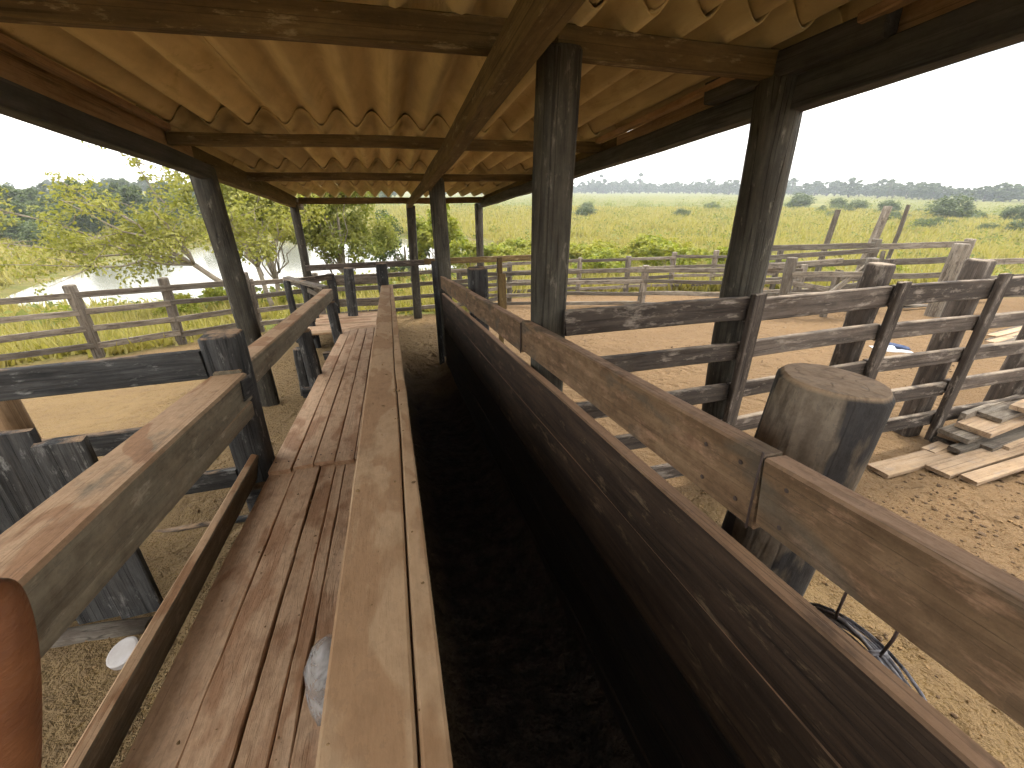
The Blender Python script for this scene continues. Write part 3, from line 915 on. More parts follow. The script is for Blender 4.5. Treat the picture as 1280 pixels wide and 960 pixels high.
# ------------------------------------------------------------------ end fence under the far edge of the roof
ef = thing('end_rail_fence', W(0.5, 10.2, GH), 'heavy dark top rail on stub posts across the far end of the shed', 'fence')
timber('top_rail', W(-1.72, 10.18, -0.475), W(0.75, 10.18, -0.445), 0.12, 0.06, M['rail_dark'], ef)
timber('top_rail', W(0.75, 10.18, -0.445), W(3.35, 10.18, -0.44), 0.13, 0.06, M['beam'], ef)
post('stub_post', W(-0.92, 9.75, -2.3), W(-0.84, 9.75, -0.48), 0.105, 0.10, M['dark'], ef, square=0.6)
post('stub_post', W(-1.28, 10.28, -2.3), W(-1.28, 10.28, -0.62), 0.09, 0.09, M['dark'], ef, square=0.7)
timber('gate_stile', W(1.86, 7.45, -2.0), W(1.83, 7.45, -0.30), 0.085, 0.06, M['beam'], ef, up=Vector((1, 0, 0)))
timber('gate_stile', W(1.88, 7.43, -1.2), W(1.86, 7.43, -0.58), 0.14, 0.05, M['beam'], ef, up=Vector((1, 0, 0)))
timber('cross_board', W(-1.25, 10.3, -0.80), W(-0.2, 10.3, -0.80), 0.15, 0.04, M['grey'], ef)
timber('cross_board', W(-1.25, 10.3, -1.28), W(-0.2, 10.3, -1.30), 0.17, 0.04, M['grey'], ef)
timber('cross_board', W(-2.0, 9.6, -0.72), W(-1.25, 10.2, -0.68), 0.12, 0.04, M['rail_dark'], ef)

# ------------------------------------------------------------------ rail fences
def rail_fence(name, label, posts, rail_h, w_, t_, mpost, mrail, top_h, group=None, pr=0.075, off=-0.075, split=True, square=0.8, cat='fence', sag=0.0, hjit=0.02, batten=False):
    """posts: list of (x, y); rails butt between neighbours on the camera side"""
    cx = sum(p[0] for p in posts) / len(posts); cy = sum(p[1] for p in posts) / len(posts)
    f = thing(name, G(cx, cy), label, cat, group)
    for i, (x, y) in enumerate(posts):
        g = tz(x, y)
        th = top_h[i] if isinstance(top_h, (list, tuple)) else top_h
        post('post', (x, y, g - 0.35), (x + random.uniform(-.02, .02), y + random.uniform(-.02, .02), g + th), pr * random.uniform(.95, 1.1), pr * random.uniform(.9, 1.05), mpost, f, square=square, rough=0.07, nr=12, seg=5)
    for i in range(len(posts) - 1):
        a, b = Vector((*posts[i], 0)), Vector((*posts[i + 1], 0))
        d = (b - a).normalized()
        nrm = Vector((d.y, -d.x, 0)) * -off
        if nrm.y > 0: nrm = -nrm
        for rh in rail_h:
            e = random.uniform(-hjit, hjit); e2 = random.uniform(-hjit, hjit)
            A = Vector((a.x, a.y, tz(a.x, a.y) + rh + e)) + nrm + d * (0.004)
            B = Vector((b.x, b.y, tz(b.x, b.y) + rh + e2)) + nrm - d * (0.004)
            timber('rail', A, B, w_ * random.uniform(.85, 1.1), t_, mrail, f, jit=0.03, seg=6)
        if batten:
            pass
    return f

# near fence on the right, at y = 2.3
nf = thing('pen_fence', W(4.0, 2.35, GH), 'nearest fence on the right, five black weathered rails held by upright battens', 'fence')
xs_n = [0.97, 2.27, 3.53, 4.60, 5.95, 7.3]
tops = [-0.42, -0.73, -1.045, -1.36, -1.68]
for ri, tp in enumerate(tops):
    for i in range(len(xs_n) - 1):
        a, b = xs_n[i], xs_n[i + 1]
        ww = 0.155 if ri == 0 else 0.122
        e = random.uniform(-0.012, 0.012)
        up_ = 0.02 * (i >= 1) + 0.06 * ri / 4 * (i >= 1)
        timber('rail', W(a + 0.004, 2.33, tp - ww / 2 + e + up_ * (i > 1)), W(b - 0.004, 2.33, tp - ww / 2 + e + up_), ww, 0.045, M['rail_dark'], nf, jit=0.012, edge=0.005, seg=8)
for i, x in enumerate(xs_n[1:]):
    timber('batten', W(x + 0.03, 2.275, -1.87), W(x + 0.03, 2.275, -0.385 + 0.01 * i), 0.095, 0.05, M['rail_dark'], nf, up=Vector((1, 0, 0)), jit=0.008)
for x, r, th in ((3.56, 0.080, -0.255), (4.66, 0.085, -0.270), (5.95, 0.12, -0.27), (7.3, 0.12, -0.27)):
    post('post', W(x, 2.50, -2.3), W(x + 0.03, 2.50, th), r, r * 0.95, M['rail_dark'], nf, square=0.75, rough=0.05, nr=20)

# left dark fence running off from the railing post
lf = thing('dark_rail_fence', W(-2.5, 2.95, GH), 'black stained four rail fence meeting the walkway railing on the left', 'fence')
for tp, ww, m_ in ((-0.60, 0.185, 'dark'), (-1.075, 0.15, 'dark'), (-1.47, 0.14, 'dark'), (-1.90, 0.13, 'dark')):
    timber('rail', W(-1.18, 2.93, tp - ww / 2), W(-3.5, 2.96, tp - ww / 2 - 0.05), ww, 0.05, M[m_], lf, jit=0.012)
post('post', W(-3.5, 3.06, -2.3), W(-3.5, 3.06, -0.5), 0.10, 0.10, M['dark'], lf, square=0.7)
post('post', W(-2.35, 3.04, -2.3), W(-2.35, 3.04, -0.82), 0.085, 0.085, M['lath'], lf, square=0.7)

# gate of upright boards, lower left
gt = thing('board_gate', W(-1.75, 2.05, GH), 'small gate of upright charcoal boards below the handrail at lower left', 'gate')
bx = [(-1.31, -1.49, 0.0), (-1.508, -1.69, 0.05), (-1.715, -1.90, 0.03), (-1.92, -2.11, 0.06)]
for i, (a, b, dh) in enumerate(bx):
    timber('board', W((a + b) / 2 - 0.06, 2.06 + 0.02 * i, -1.83), W((a + b) / 2 - 0.06, 2.06 + 0.05 * i, -0.78 + dh), abs(b - a), 0.045, M['dark'], gt, up=Vector((1, 0.1, 0)), jit=0.006)
timber('ledger', W(-1.46, 2.13, -1.10), W(-2.15, 2.30, -1.10), 0.10, 0.04, M['dark'], gt)
timber('ledger', W(-1.46, 2.12, -1.60), W(-2.15, 2.24, -1.60), 0.10, 0.04, M['dark'], gt)
post('sill_log', W(-1.42, 2.0, -1.90), W(-2.3, 2.08, -1.88), 0.05, 0.06, M['grey'], gt, nr=12, seg=4, up=Vector((0, 0, 1)))

# left far fence
Lp = [(-12.6, 5.75), (-10.3, 6.95), (-8.0, 8.1), (-6.7, 8.8), (-5.48, 9.48), (-4.34, 10.1), (-3.10, 10.85)]
rail_fence('grey_rail_fence', 'silver grey four rail fence on square posts along the pond side at left', Lp, (1.17, 0.87, 0.56, 0.25), 0.105, 0.045, M['grey'], M['grey'], 1.36, pr=0.085)
Fp = [(-3.05, 10.90), (-1.75, 11.45), (0.55, 11.75), (2.30, 11.8), (3.5, 13.0)]
rail_fence('far_end_fence', 'four rail fence behind the far roof posts, closing the end of the yard', Fp, (1.12, 0.82, 0.50, 0.20), 0.105, 0.045, M['grey'], M['grey'], 1.22, pr=0.075)
# right pens
Ap = [(1.9, 12.6), (4.1, 11.7), (6.55, 10.40), (8.35, 9.35), (9.8, 8.6)]
rail_fence('middle_pen_fence', 'blotchy grey fence crossing the sandy pen behind the two big roof posts', Ap, (0.98, 0.68, 0.36, 0.10), 0.105, 0.045, M['grey'], M['grey'], 1.10, pr=0.085)
Bp = [(3.5, 14.3), (6.2, 13.85), (7.8, 13.45), (9.4, 13.2), (10.75, 12.8), (12.6, 12.0)]
rail_fence('back_pen_fence', 'farthest rail fence of the right pen, running in front of the yellow bushes', Bp, (1.14, 0.84, 0.52, 0.22), 0.10, 0.04, M['grey'], M['grey'], [1.2, 1.24, 1.24, 1.3, 1.34, 1.3], pr=0.08, sag=.02)
Cp = [(8.55, 7.75), (9.9, 7.1)]
rail_fence('short_plank_fence', 'short broken fence section with a leaning brace right of the large roof post', Cp, (0.95, 0.55, 0.25), 0.11, 0.045, M['grey'], M['grey'], [1.32, 1.3], pr=0.10)
Dp = [(9.6, 9.9), (12.9, 9.3), (15.4, 8.6)]
rail_fence('loading_ramp_fence', 'tall weathered fence of the old ramp, its top rail level with the field', Dp, (1.45, 1.02, 0.60, 0.28), 0.15, 0.05, M['grey'], M['grey'], [1.6, 1.62, 1.55], pr=0.11)
Ep = [(11.6, 6.6), (14.6, 6.2), (18.0, 5.4)]
rail_fence('right_edge_fence', 'grey fence with thick leaning post toward the right edge of the yard', Ep, (1.15, 0.80, 0.42), 0.12, 0.05, M['grey'], M['grey'], [1.55, 1.3, 1.3], pr=0.13)

# old ramp braces and tall poles
def lone_post(name, label, x, y, hgt, r, lean, cat='pole', group=None, mat='grey'):
    g = G(x, y)
    o = post(name, g - Vector((0, 0, 0.4)), g + Vector((lean[0], lean[1], hgt)), r, r * 0.8, M[mat], None, rough=0.12, square=0.4, nr=12, seg=7, crook=0.05)
    return tag(o, label, cat, group)
lone_post('tall_pole', 'leftmost bare grey pole standing above the old ramp fence', 15.0, 12.5, 2.60, 0.10, (0.1, 0))
lone_post('tall_pole', 'thickest bare pole in the middle of three above the old ramp fence', 14.5, 10.6, 2.55, 0.13, (0.15, 0))
lone_post('tall_pole', 'thin crooked bare pole, right of the thick one above the ramp fence', 16.75, 11.5, 2.70, 0.07, (0.15, 0))
def brace(label, a, b, w_=0.10, t_=0.06, mat='grey', name='brace_timber', cat='timber', group=None):
    o = timber(name, a, b, w_, t_, M[mat])
    return tag(o, label, cat, group)
brace('slanting brace timber leaning up against the short broken fence', G(8.7, 7.3, 0.15), G(10.1, 7.15, 1.28))
brace('steep prop timber leaning beside the slanting brace in the ruined pen', G(10.25, 7.0, 0.1), G(10.45, 7.3, 1.4))
brace('long sagging loose rail spanning behind the short broken fence', G(7.9, 8.9, 1.05), G(10.9, 8.5, 1.15), 0.12, 0.05)
brace('crossed prop timber at the foot of the thick leaning post', G(12.6, 6.9, 0.1), G(11.75, 6.7, 1.0))
brace('upper loose rail resting across the two ends of the ramp fence', G(9.3, 9.5, 1.22), G(12.7, 9.0, 1.34), 0.12, 0.05)
brace('short upright stub post left of the slanting brace in the ruined pen', G(9.4, 7.4, -0.2), G(9.5, 7.4, 1.05), 0.13, 0.10)
brace('low fallen rail sloping to the ground behind the short broken fence', G(8.9, 8.3, 0.75), G(11.6, 8.0, 0.25), 0.11, 0.05)
brace('second fallen rail propped on the scrap heap', G(9.2, 8.6, 0.35), G(12.0, 8.1, 0.62), 0.12, 0.05)
brace('dark upright stump of a post inside the ruined pen', G(11.0, 7.5, -0.2), G(11.05, 7.5, 1.2), 0.15, 0.12, 'rail_dark')
random.seed(5)
for i in range(18):
    x = random.uniform(9.6, 13.5); y = random.uniform(7.4, 8.8); a = random.uniform(-0.5, 0.5)
    l_ = random.uniform(0.7, 1.7)
    brace('broken scrap board lying in the heap before the old ramp fence', G(x, y, 0.05 + 0.03 * (i % 4)), G(x + l_ * math.cos(a), y + l_ * math.sin(a), 0.06 + 0.06 * (i % 3)), 0.03, random.uniform(0.08, 0.14), 'grey', 'scrap_board', 'board', 'scrap boards heaped in the ruined pen')

# ------------------------------------------------------------------ plank pile on the right
def pile(label, a, b, w_, t_, z, mat='newplank', name='plank'):
    """a, b: ends as (x, y); z: height of its centre above the earth"""
    p0 = G(*a) + Vector((0, 0, z)); p1 = G(*b) + Vector((0, 0, z))
    o = timber(name, p0, p1, t_, w_, M[mat], None, jit=0.006, ch=0.004, seg=6)
    return tag(o, label, 'plank', 'sawn planks piled by the right fence')
pile('single pale plank lying apart, its end nearest the stump', (3.66, 2.03), (5.6, 2.12), 0.17, 0.035, 0.025)
pile('wide pale plank nearest the viewer in the plank pile', (4.06, 1.86), (6.9, 2.05), 0.17, 0.035, 0.030)
pile('narrow pale plank along the very front edge of the pile', (4.12, 1.70), (6.9, 1.86), 0.11, 0.035, 0.028)
pile('lowest thick plank at the foot of the stack', (4.74, 2.00), (7.6, 2.34), 0.20, 0.05, 0.030)
pile('grey plank laid second from the bottom of the stack', (4.78, 2.01), (7.6, 2.36), 0.18, 0.045, 0.082, 'grey')
pile('dark ended plank at the back of the bottom of the stack', (4.62, 2.19), (7.5, 2.52), 0.15, 0.06, 0.038, 'grey')
pile('short stub plank sticking out left under the stack', (4.36, 2.12), (5.0, 2.22), 0.10, 0.045, 0.028)
pile('plank in the middle layer of the stack, behind the front edge', (4.66, 2.18), (7.5, 2.52), 0.16, 0.045, 0.098)
pile('grey plank just under the broad top plank', (4.60, 2.12), (7.5, 2.48), 0.22, 0.045, 0.152, 'grey')
pile('broad light plank lying on top of the stack', (4.76, 2.09), (7.5, 2.46), 0.24, 0.045, 0.205)
pile('thin plank on edge jutting behind the stack along the fence', (4.85, 2.235), (7.5, 2.62), 0.045, 0.10, 0.240, 'grey')
pile('upper grey plank set back on the stack top', (5.05, 2.16), (7.5, 2.52), 0.18, 0.04, 0.250, 'grey')
pile('skewed pale plank crossing the stack top toward the fence', (5.30, 2.08), (7.6, 2.58), 0.17, 0.04, 0.292)
pile('crooked grey offcut lying askew before the stack', (4.50, 2.03), (5.5, 2.10), 0.09, 0.04, 0.080, 'grey')
pile('thin pale lath slipped down the front of the stack', (4.95, 1.93), (7.2, 2.20), 0.07, 0.03, 0.075)
for i in range(5):
    pl = G(9.2 + 0.25 * i, 4.35 + 0.12 * i)
    o = timber('plank', pl + Vector((0, 0, 0.03 + 0.03 * (i % 2))), pl + Vector((1.6, 0.25, 0.05)), 0.03, 0.13, M['newplank'] if i % 2 else M['grey'])
    tag(o, 'short plank scattered on the earth beyond the near fence at far right', 'plank', 'planks beyond the near fence')

# ------------------------------------------------------------------ small things
# wire coil hanging from the right rail
coil = thing('wire_coil', W(0.90, 0.39, -1.25), 'bundle of coiled black and grey wire hanging below the right rail', 'wire coil')
rc = random.Random(4)
cc = W(0.895, 0.395, -1.030)
ga, gb = [], []
for k in range(24):
    pts = []
    a0 = rc.uniform(0.145, 0.185); b0 = rc.uniform(0.155, 0.185); ox = rc.uniform(-0.028, 0.028); oy = rc.uniform(-0.012, 0.012); oz = rc.uniform(-0.012, 0.012)
    for i in range(29):
        t = 2 * math.pi * i / 28
        pts.append(Vector((ox + 0.012 * math.sin(t * 2 + k), oy + a0 * math.cos(t), oz + b0 * math.sin(t))) )
    (gb if k % 3 else ga).append(tube_geo(pts, 0.0038, 5))
for nm, gg, mm in (('dark_strands', ga, M['wire']), ('pale_strands', gb, M['wire_pale'])):
    v_, f_ = join_geo(gg)
    link(nm, mesh(nm, v_, f_, True), mm, coil, cc)
def wire_part(nm, pts, r, mm):
    v_, f_ = tube_geo(pts, r, 6)
    link(nm, mesh(nm, [p - pts[0] for p in v_], f_, True), mm, coil, pts[0])
wire_part('hanger', [W(0.815, 0.425, -0.60), W(0.86, 0.43, -0.70), W(0.885, 0.455, -0.76), W(0.895, 0.46, -0.83), W(0.90, 0.452, -0.90)], 0.0032, M['rust'])
wire_part('hanger', [W(0.815, 0.335, -0.60), W(0.855, 0.340, -0.70), W(0.88, 0.350, -0.78), W(0.895, 0.362, -0.85)], 0.0032, M['rust'])
wire_part('tie', [W(0.865, 0.372, -0.90), W(0.878, 0.370, -0.845), W(0.905, 0.362, -0.842), W(0.925, 0.36, -0.88)], 0.006, M['wire_pale'])
wire_part('loose_end', [W(0.90, 0.27, -0.87), W(0.905, 0.245, -0.90), W(0.91, 0.225, -0.95)], 0.003, M['wire_pale'])

# white lid on the earth
lg = G(-1.44, 1.82)
n = 28
prof = [(0.0, 0.030), (0.060, 0.030), (0.068, 0.026), (0.070, 0.0), (0.065, 0.0)]
vs, fs = [], []
for r_, z_ in prof[1:]:
    for k in range(n):
        a = 2 * math.pi * k / n
        rr = r_ * (1.012 if (k % 2 and z_ < 0.027) else 1)
        vs.append((rr * math.cos(a), rr * math.sin(a), z_))
for i in range(3):
    for k in range(n):
        a, b = i * n + k, i * n + (k + 1) % n
        fs.append((a, a + n, b + n, b))
fs.append(tuple(range(n)))
lid = link('jar_lid', mesh('lid', vs, fs), M['lid'], None, lg + Vector((0, 0, 0.02)), (R(14), R(-12), 0))
tag(lid, 'round white plastic jar lid lying on the earth beside the walkway', 'lid')

# clear plastic bag tucked against the chute wall on the walkway
vs, fs = [], []
nu, nv = 22, 16
for j in range(nv + 1):
    t = j / nv
    r_ = 0.092 * math.sin(math.pi * min(1, 0.10 + 0.87 * t)) ** 0.7
    for i in range(nu):
        a = 2 * math.pi * i / nu
        c_ = 1 + 0.22 * mnoise.noise((math.cos(a) * 1.6, math.sin(a) * 1.6, t * 3.1)) + 0.10 * mnoise.noise((math.cos(a) * 5, math.sin(a) * 5, t * 8))
        vs.append((r_ * c_ * math.cos(a) * 0.85, r_ * c_ * math.sin(a) * 1.25, 0.30 * t))
for j in range(nv):
    for i in range(nu):
        a, b = j * nu + i, j * nu + (i + 1) % nu
        fs.append((a, b, b + nu, a + nu))
fs.append(tuple(reversed(range(nu)))); fs.append(tuple(nv * nu + i for i in range(nu)))
bag = link('plastic_bag', mesh('bag', vs, fs, True), M['film'], None, W(-0.345, 1.02, -1.497), (0, R(4), R(8)))
tag(bag, 'crumpled clear plastic bag standing on the walkway against the cap plank', 'bag')

# white and blue sack on the pen floor
sk = thing('feed_sack', G(7.7, 4.75), 'white and navy woven sack lying flat on the earth of the right pen', 'sack')
def sack_mesh(lx, ly, hz, seed):
    n1, n2 = 14, 9
    vs, fs = [], []
    for s in (0, 1):
        for j in range(n2 + 1):
            for i in range(n1 + 1):
                u, v = i / n1 * 2 - 1, j / n2 * 2 - 1
                e = (1 - u ** 4) * (1 - v ** 4)
                z = (hz * e * (0.6 + 0.8 * mnoise.noise((u * 2, v * 2, seed))) + 0.01) * (1 if s else 0)
                vs.append((u * lx / 2 + 0.03 * mnoise.noise((v * 2, seed, 0)), v * ly / 2 + 0.03 * mnoise.noise((u * 2, seed, 3)), z + 0.004))
    m_ = (n1 + 1) * (n2 + 1)
    for s in (0, 1):
        for j in range(n2):
            for i in range(n1):
                a = s * m_ + j * (n1 + 1) + i
                q_ = (a, a + 1, a + n1 + 2, a + n1 + 1)
                fs.append(q_ if s else q_[::-1])
    ring = [i for i in range(n1 + 1)] + [(j + 1) * (n1 + 1) - 1 for j in range(1, n2 + 1)] + [n2 * (n1 + 1) + i for i in range(n1 - 1, -1, -1)] + [j * (n1 + 1) for j in range(n2 - 1, 0, -1)]
    for a, b in zip(ring, ring[1:] + ring[:1]):
        fs.append((a, b, b + m_, a + m_))
    return mesh('sack', vs, fs, True)
link('body', sack_mesh(0.50, 0.28, 0.08, 2.0), M['sack_white'], sk, G(7.7, 4.75), (0, 0, R(-25)))
link('print_panel', sack_mesh(0.30, 0.12, 0.03, 5.0), M['sack_blue'], sk, G(7.76, 4.71, 0.062), (R(4), R(6), R(-45)))

# photographer's finger at the left edge of the view
def camW(x, y, z):
    """offset in metres from the eye: right, up, forward"""
    m_ = cam.rotation_euler.to_matrix()
    return Vector(cam.location) + m_ @ Vector((x, y, -z))
per = thing('person', camW(-0.17, -0.24, 0.09), 'brown fingertip of the photographer intruding at the lower left edge', 'person')
def skin_obj(name, nodes, edges, parent, mat):
    base = Vector(parent.location)
    me = bpy.data.meshes.new(name)
    me.from_pydata([tuple(camW(*n[:3]) - base) for n in nodes], edges, [])
    ob = link(name, me, mat, parent, base)
    md = ob.modifiers.new('skin', 'SKIN'); md.use_smooth_shade = True
    for i, n_ in enumerate(nodes):
        me.skin_vertices[0].data[i].radius = (n_[3], n_[3])
    me.skin_vertices[0].data[0].use_root = True
    sb = ob.modifiers.new('sub', 'SUBSURF'); sb.levels = 2; sb.render_levels = 2
    return ob
D = 0.09
px = lambda u, v, d=D: ((u - 640) * d / 540, (480 - v) * d / 540, d)
nodes = [(-0.170, -0.215, 0.10, 0.030), (-0.150, -0.160, 0.095, 0.027), (-0.135, -0.125, 0.09, 0.024)]
edges = [(0, 1), (1, 2)]
def chain(start, pts):
    prev = start
    for p in pts:
        nodes.append(p); edges.append((prev, len(nodes) - 1)); prev = len(nodes) - 1
u0 = -26
chain(2, [(*px(u0 - 4, 1010), 0.0105), (*px(u0 - 1, 905), 0.0100), (*px(u0, 820), 0.0095), (*px(u0 - 6, 752), 0.0080), (*px(u0 - 10, 728), 0.0052)])
chain(2, [(-0.130, -0.085, 0.085, 0.0100), (-0.131, -0.055, 0.080, 0.0092), (-0.131, -0.030, 0.076, 0.0075)])
chain(2, [(-0.150, -0.090, 0.083, 0.0100), (-0.151, -0.060, 0.078, 0.0090), (-0.150, -0.036, 0.074, 0.0072)])
chain(2, [(-0.168, -0.100, 0.083, 0.0090), (-0.170, -0.075, 0.078, 0.0080), (-0.169, -0.055, 0.074, 0.0065)])
chain(1, [(-0.128, -0.150, 0.075, 0.0120), (-0.118, -0.130, 0.062, 0.0105), (-0.116, -0.112, 0.054, 0.0085)])
skin_obj('hand', nodes, edges, per, M['skin'])

# ------------------------------------------------------------------ loose stuff on the earth
def blob_cloud(name, spots, mat, kind='stuff', seed=1, flat=0.6):
    r_ = np.random.default_rng(seed)
    ico = np.array([(0, 0, 1), (0.894, 0, 0.447), (0.276, 0.851, 0.447), (-0.724, 0.526, 0.447), (-0.724, -0.526, 0.447), (0.276, -0.851, 0.447),
                    (0.724, 0.526, -0.447), (-0.276, 0.851, -0.447), (-0.894, 0, -0.447), (-0.276, -0.851, -0.447), (0.724, -0.526, -0.447), (0, 0, -1)])
    fc = np.array([(0, 1, 2), (0, 2, 3), (0, 3, 4), (0, 4, 5), (0, 5, 1), (1, 6, 2), (2, 7, 3), (3, 8, 4), (4, 9, 5), (5, 10, 1), (2, 6, 7), (3, 7, 8), (4, 8, 9), (5, 9, 10), (1, 10, 6), (6, 11, 7), (7, 11, 8), (8, 11, 9), (9, 11, 10), (10, 11, 6)])
    N = len(spots)
    sp = np.asarray(spots)                         # x, y, size
    z = terrain(sp[:, 0], sp[:, 1])
    v = np.repeat(ico[None], N, 0) * (1 + r_.uniform(-.38, .38, (N, 12, 1)))
    v = v * np.stack([r_.uniform(.7, 1.3, N), r_.uniform(.7, 1.3, N), r_.uniform(.6, 1.1, N) * flat], -1)[:, None, :]
    v = v * sp[:, 2][:, None, None]
    v[:, :, 0] += sp[:, 0][:, None]; v[:, :, 1] += sp[:, 1][:, None]; v[:, :, 2] += (z + sp[:, 2] * 0.18)[:, None]
    f = (fc[None] + (np.arange(N) * 12)[:, None, None]).reshape(-1, 3)
    o = link(name, np_mesh(name, v.reshape(-1, 3), f, False), mat)
    o['kind'] = kind
    return o
r2g = np.random.default_rng(21)
sp = []
def cluster(cx, cy, s, n_, a, b):
    for _ in range(n_):
        sp.append((cx + r2g.normal(0, s), cy + r2g.normal(0, s), r2g.uniform(a, b) * r2g.uniform(.4, 1)))
for cx, cy, s, n_ in ((3.55, 1.45, .22, 46), (3.9, 1.55, .28, 40), (2.9, 1.0, .2, 30), (4.6, 1.4, .3, 40), (3.1, 1.6, .25, 18), (2.3, .55, .3, 20), (6.2, 4.2, .6, 20), (5.0, 5.6, .8, 30), (-4.6, 5.2, .15, 8), (3.7, 6.5, 1.0, 26), (8.0, 6.4, .7, 30), (0.4, 8.6, .35, 16), (7.2, 3.7, .5, 16)):
    cluster(cx, cy, s * 1.1, int(n_ * 1.5), 0.005, 0.022)
dung = blob_cloud('dung_crumbs', sp, M['dung'], seed=3, flat=0.85)
tag(dung, 'scattered dark dried dung crumbs on the sandy pen floor', 'dung')
cl = []
while len(cl) < 5200:
    k = r2g.random()
    if k < .45: x, y = r2g.uniform(0.9, 4.2), r2g.uniform(0.1, 2.2)
    elif k < .7: x, y = r2g.uniform(-3.2, -1.0), r2g.uniform(0.8, 6.5)
    elif k < .85: x, y = r2g.uniform(0.9, 7), r2g.uniform(2.2, 8)
    else: x, y = r2g.uniform(0.0, 1.6), r2g.uniform(6.8, 11)
    cl.append((x, y, 0.0025 + 0.010 * r2g.random() ** 3))
clods = blob_cloud('earth_crumbs', cl, M['clod'], seed=5, flat=0.8)
tag(clods, 'loose crumbs of golden earth strewn over the yard floor', 'earth')

cr = []
for k in range(420):
    x = r2g.uniform(-0.95, -0.22) if k < 300 else r2g.uniform(-0.18, 0.0)
    cr.append((x, r2g.uniform(0.3, 6) if k < 300 else r2g.uniform(0.3, 5), 0.0015 + 0.006 * r2g.random() ** 3, -1.498 if k < 300 else -0.749))
_t = terrain
terrain = lambda x, y: np.array([c[3] + CAMZ - S * c[1] for c in cr])
crumbs = blob_cloud('dirt_crumbs', [c[:3] for c in cr], M['clod'], seed=8, flat=0.7)
tag(crumbs, 'tiny bits of dry dirt lying on the walkway planks and cap plank', 'dirt')
terrain = _t

# ------------------------------------------------------------------ vegetation
def leaf_mesh(name, clumps, nleaf, size, seed, spread=1.0, aspect=0.55, droop=0.25, out=None):
    """clumps: array (n,4) centre + radius; leaves are folded diamond quads"""
    r_ = np.random.default_rng(seed)
    cl_ = np.asarray(clumps, float)
    wgt = cl_[:, 3] ** 2; wgt = wgt / wgt.sum()
    ci = r_.choice(len(cl_), nleaf, p=wgt)
    d = r_.normal(size=(nleaf, 3)); d /= np.linalg.norm(d, axis=1, keepdims=True)
    rad = cl_[ci, 3] * r_.random(nleaf) ** 0.45 * spread
    p = cl_[ci, :3] + d * rad[:, None]
    # leaf frame: mostly facing out/up
    nrm = d * 0.7 + r_.normal(size=(nleaf, 3)) * 0.6 + np.array([0, 0, 0.7])
    nrm /= np.linalg.norm(nrm, axis=1, keepdims=True)
    t = np.cross(nrm, r_.normal(size=(nleaf, 3))); t /= np.linalg.norm(t, axis=1, keepdims=True)
    b = np.cross(nrm, t)
    s = size * r_.uniform(0.6, 1.35, nleaf)[:, None]
    v = np.stack([p - t * s, p + b * s * aspect + nrm * s * 0.12, p + t * s - np.array([0, 0, 1]) * s * droop, p - b * s * aspect + nrm * s * 0.12], 1)
    q_ = np.arange(nleaf * 4).reshape(-1, 4)
    return np_mesh(name, v.reshape(-1, 3), q_, False)

def limb_mesh(name, limbs, n=7):
    """limbs: list of (points, r0, r1)"""
    v_, f_ = join_geo([tube_geo(p, a, n, b) for p, a, b in limbs])
    return mesh(name, v_, f_, True)

def copy_tree(src, loc, scale, rz, label=None, cat=None, group=None):
    c = src.copy(); C.objects.link(c)
    c.location = loc; c.scale = scale; c.rotation_euler = (0, 0, rz)
    if label: c['label'] = label
    if group: c['group'] = group
    for ch_ in src.children:
        k = ch_.copy(); C.objects.link(k); k.parent = c
    return c

def wiggle(p0, p1, n_, amp, rnd):
    p0, p1 = Vector(p0), Vector(p1)
    pts = []
    for i in range(n_ + 1):
        t = i / n_
        j = amp * math.sin(math.pi * min(t * 1.2, 1)) if 0 < i else 0
        pts.append(p0.lerp(p1, t) + Vector((rnd.uniform(-j, j), rnd.uniform(-j, j), rnd.uniform(-j, j) * 0.6)))
    return pts

def make_tree(name, seed, H_, trunk_h, rx, rz_, nclump, nleaf, lsize, leafmat, barkmat, label, cat, group, lobes=1, r_tr=0.12, clr=(0.55, 1.0)):
    rnd = random.Random(seed)
    t = thing(name, (0, 0, 0), label, cat, group)
    cl_ = []
    cz = (H_ + trunk_h) / 2
    for _ in range(nclump):
        a = rnd.uniform(0, 2 * math.pi); u = rnd.uniform(-1, 1) ; k = rnd.uniform(0.35, 1.0) ** 0.6
        ru = math.sqrt(max(0, 1 - u * u))
        x = rx * k * ru * math.cos(a) * rnd.uniform(.8, 1.15); y = rx * k * ru * math.sin(a) * rnd.uniform(.8, 1.15)
        cl_.append((x, y, cz + rz_ * k * u, rx * 0.30 * rnd.uniform(*clr)))
    limbs = [(wiggle((0, 0, -0.5), (rnd.uniform(-.3, .3), rnd.uniform(-.3, .3), cz), 6, 0.12, rnd), r_tr, r_tr * 0.5)]
    for c_ in rnd.sample(cl_, min(9, len(cl_))):
        limbs.append((wiggle((0, 0, trunk_h * rnd.uniform(.55, 1.0)), c_[:3], 4, 0.15, rnd), r_tr * 0.42, r_tr * 0.10))
    link('trunk', limb_mesh('trunk', limbs), barkmat, t)
    link('crown', leaf_mesh('crown', cl_, nleaf, lsize, seed), leafmat, t)
    return t

def first_or_copy(proto, state, loc, sc, rz_, **kw):
    if not state.get(proto.name):
        state[proto.name] = True
        proto.location = loc; proto.scale = sc; proto.rotation_euler = (0, 0, rz_)
        for k, v in kw.items():
            if v: proto[k] = v
        return proto
    return copy_tree(proto, loc, sc, rz_, kw.get('label'), None, kw.get('group'))
used = {}

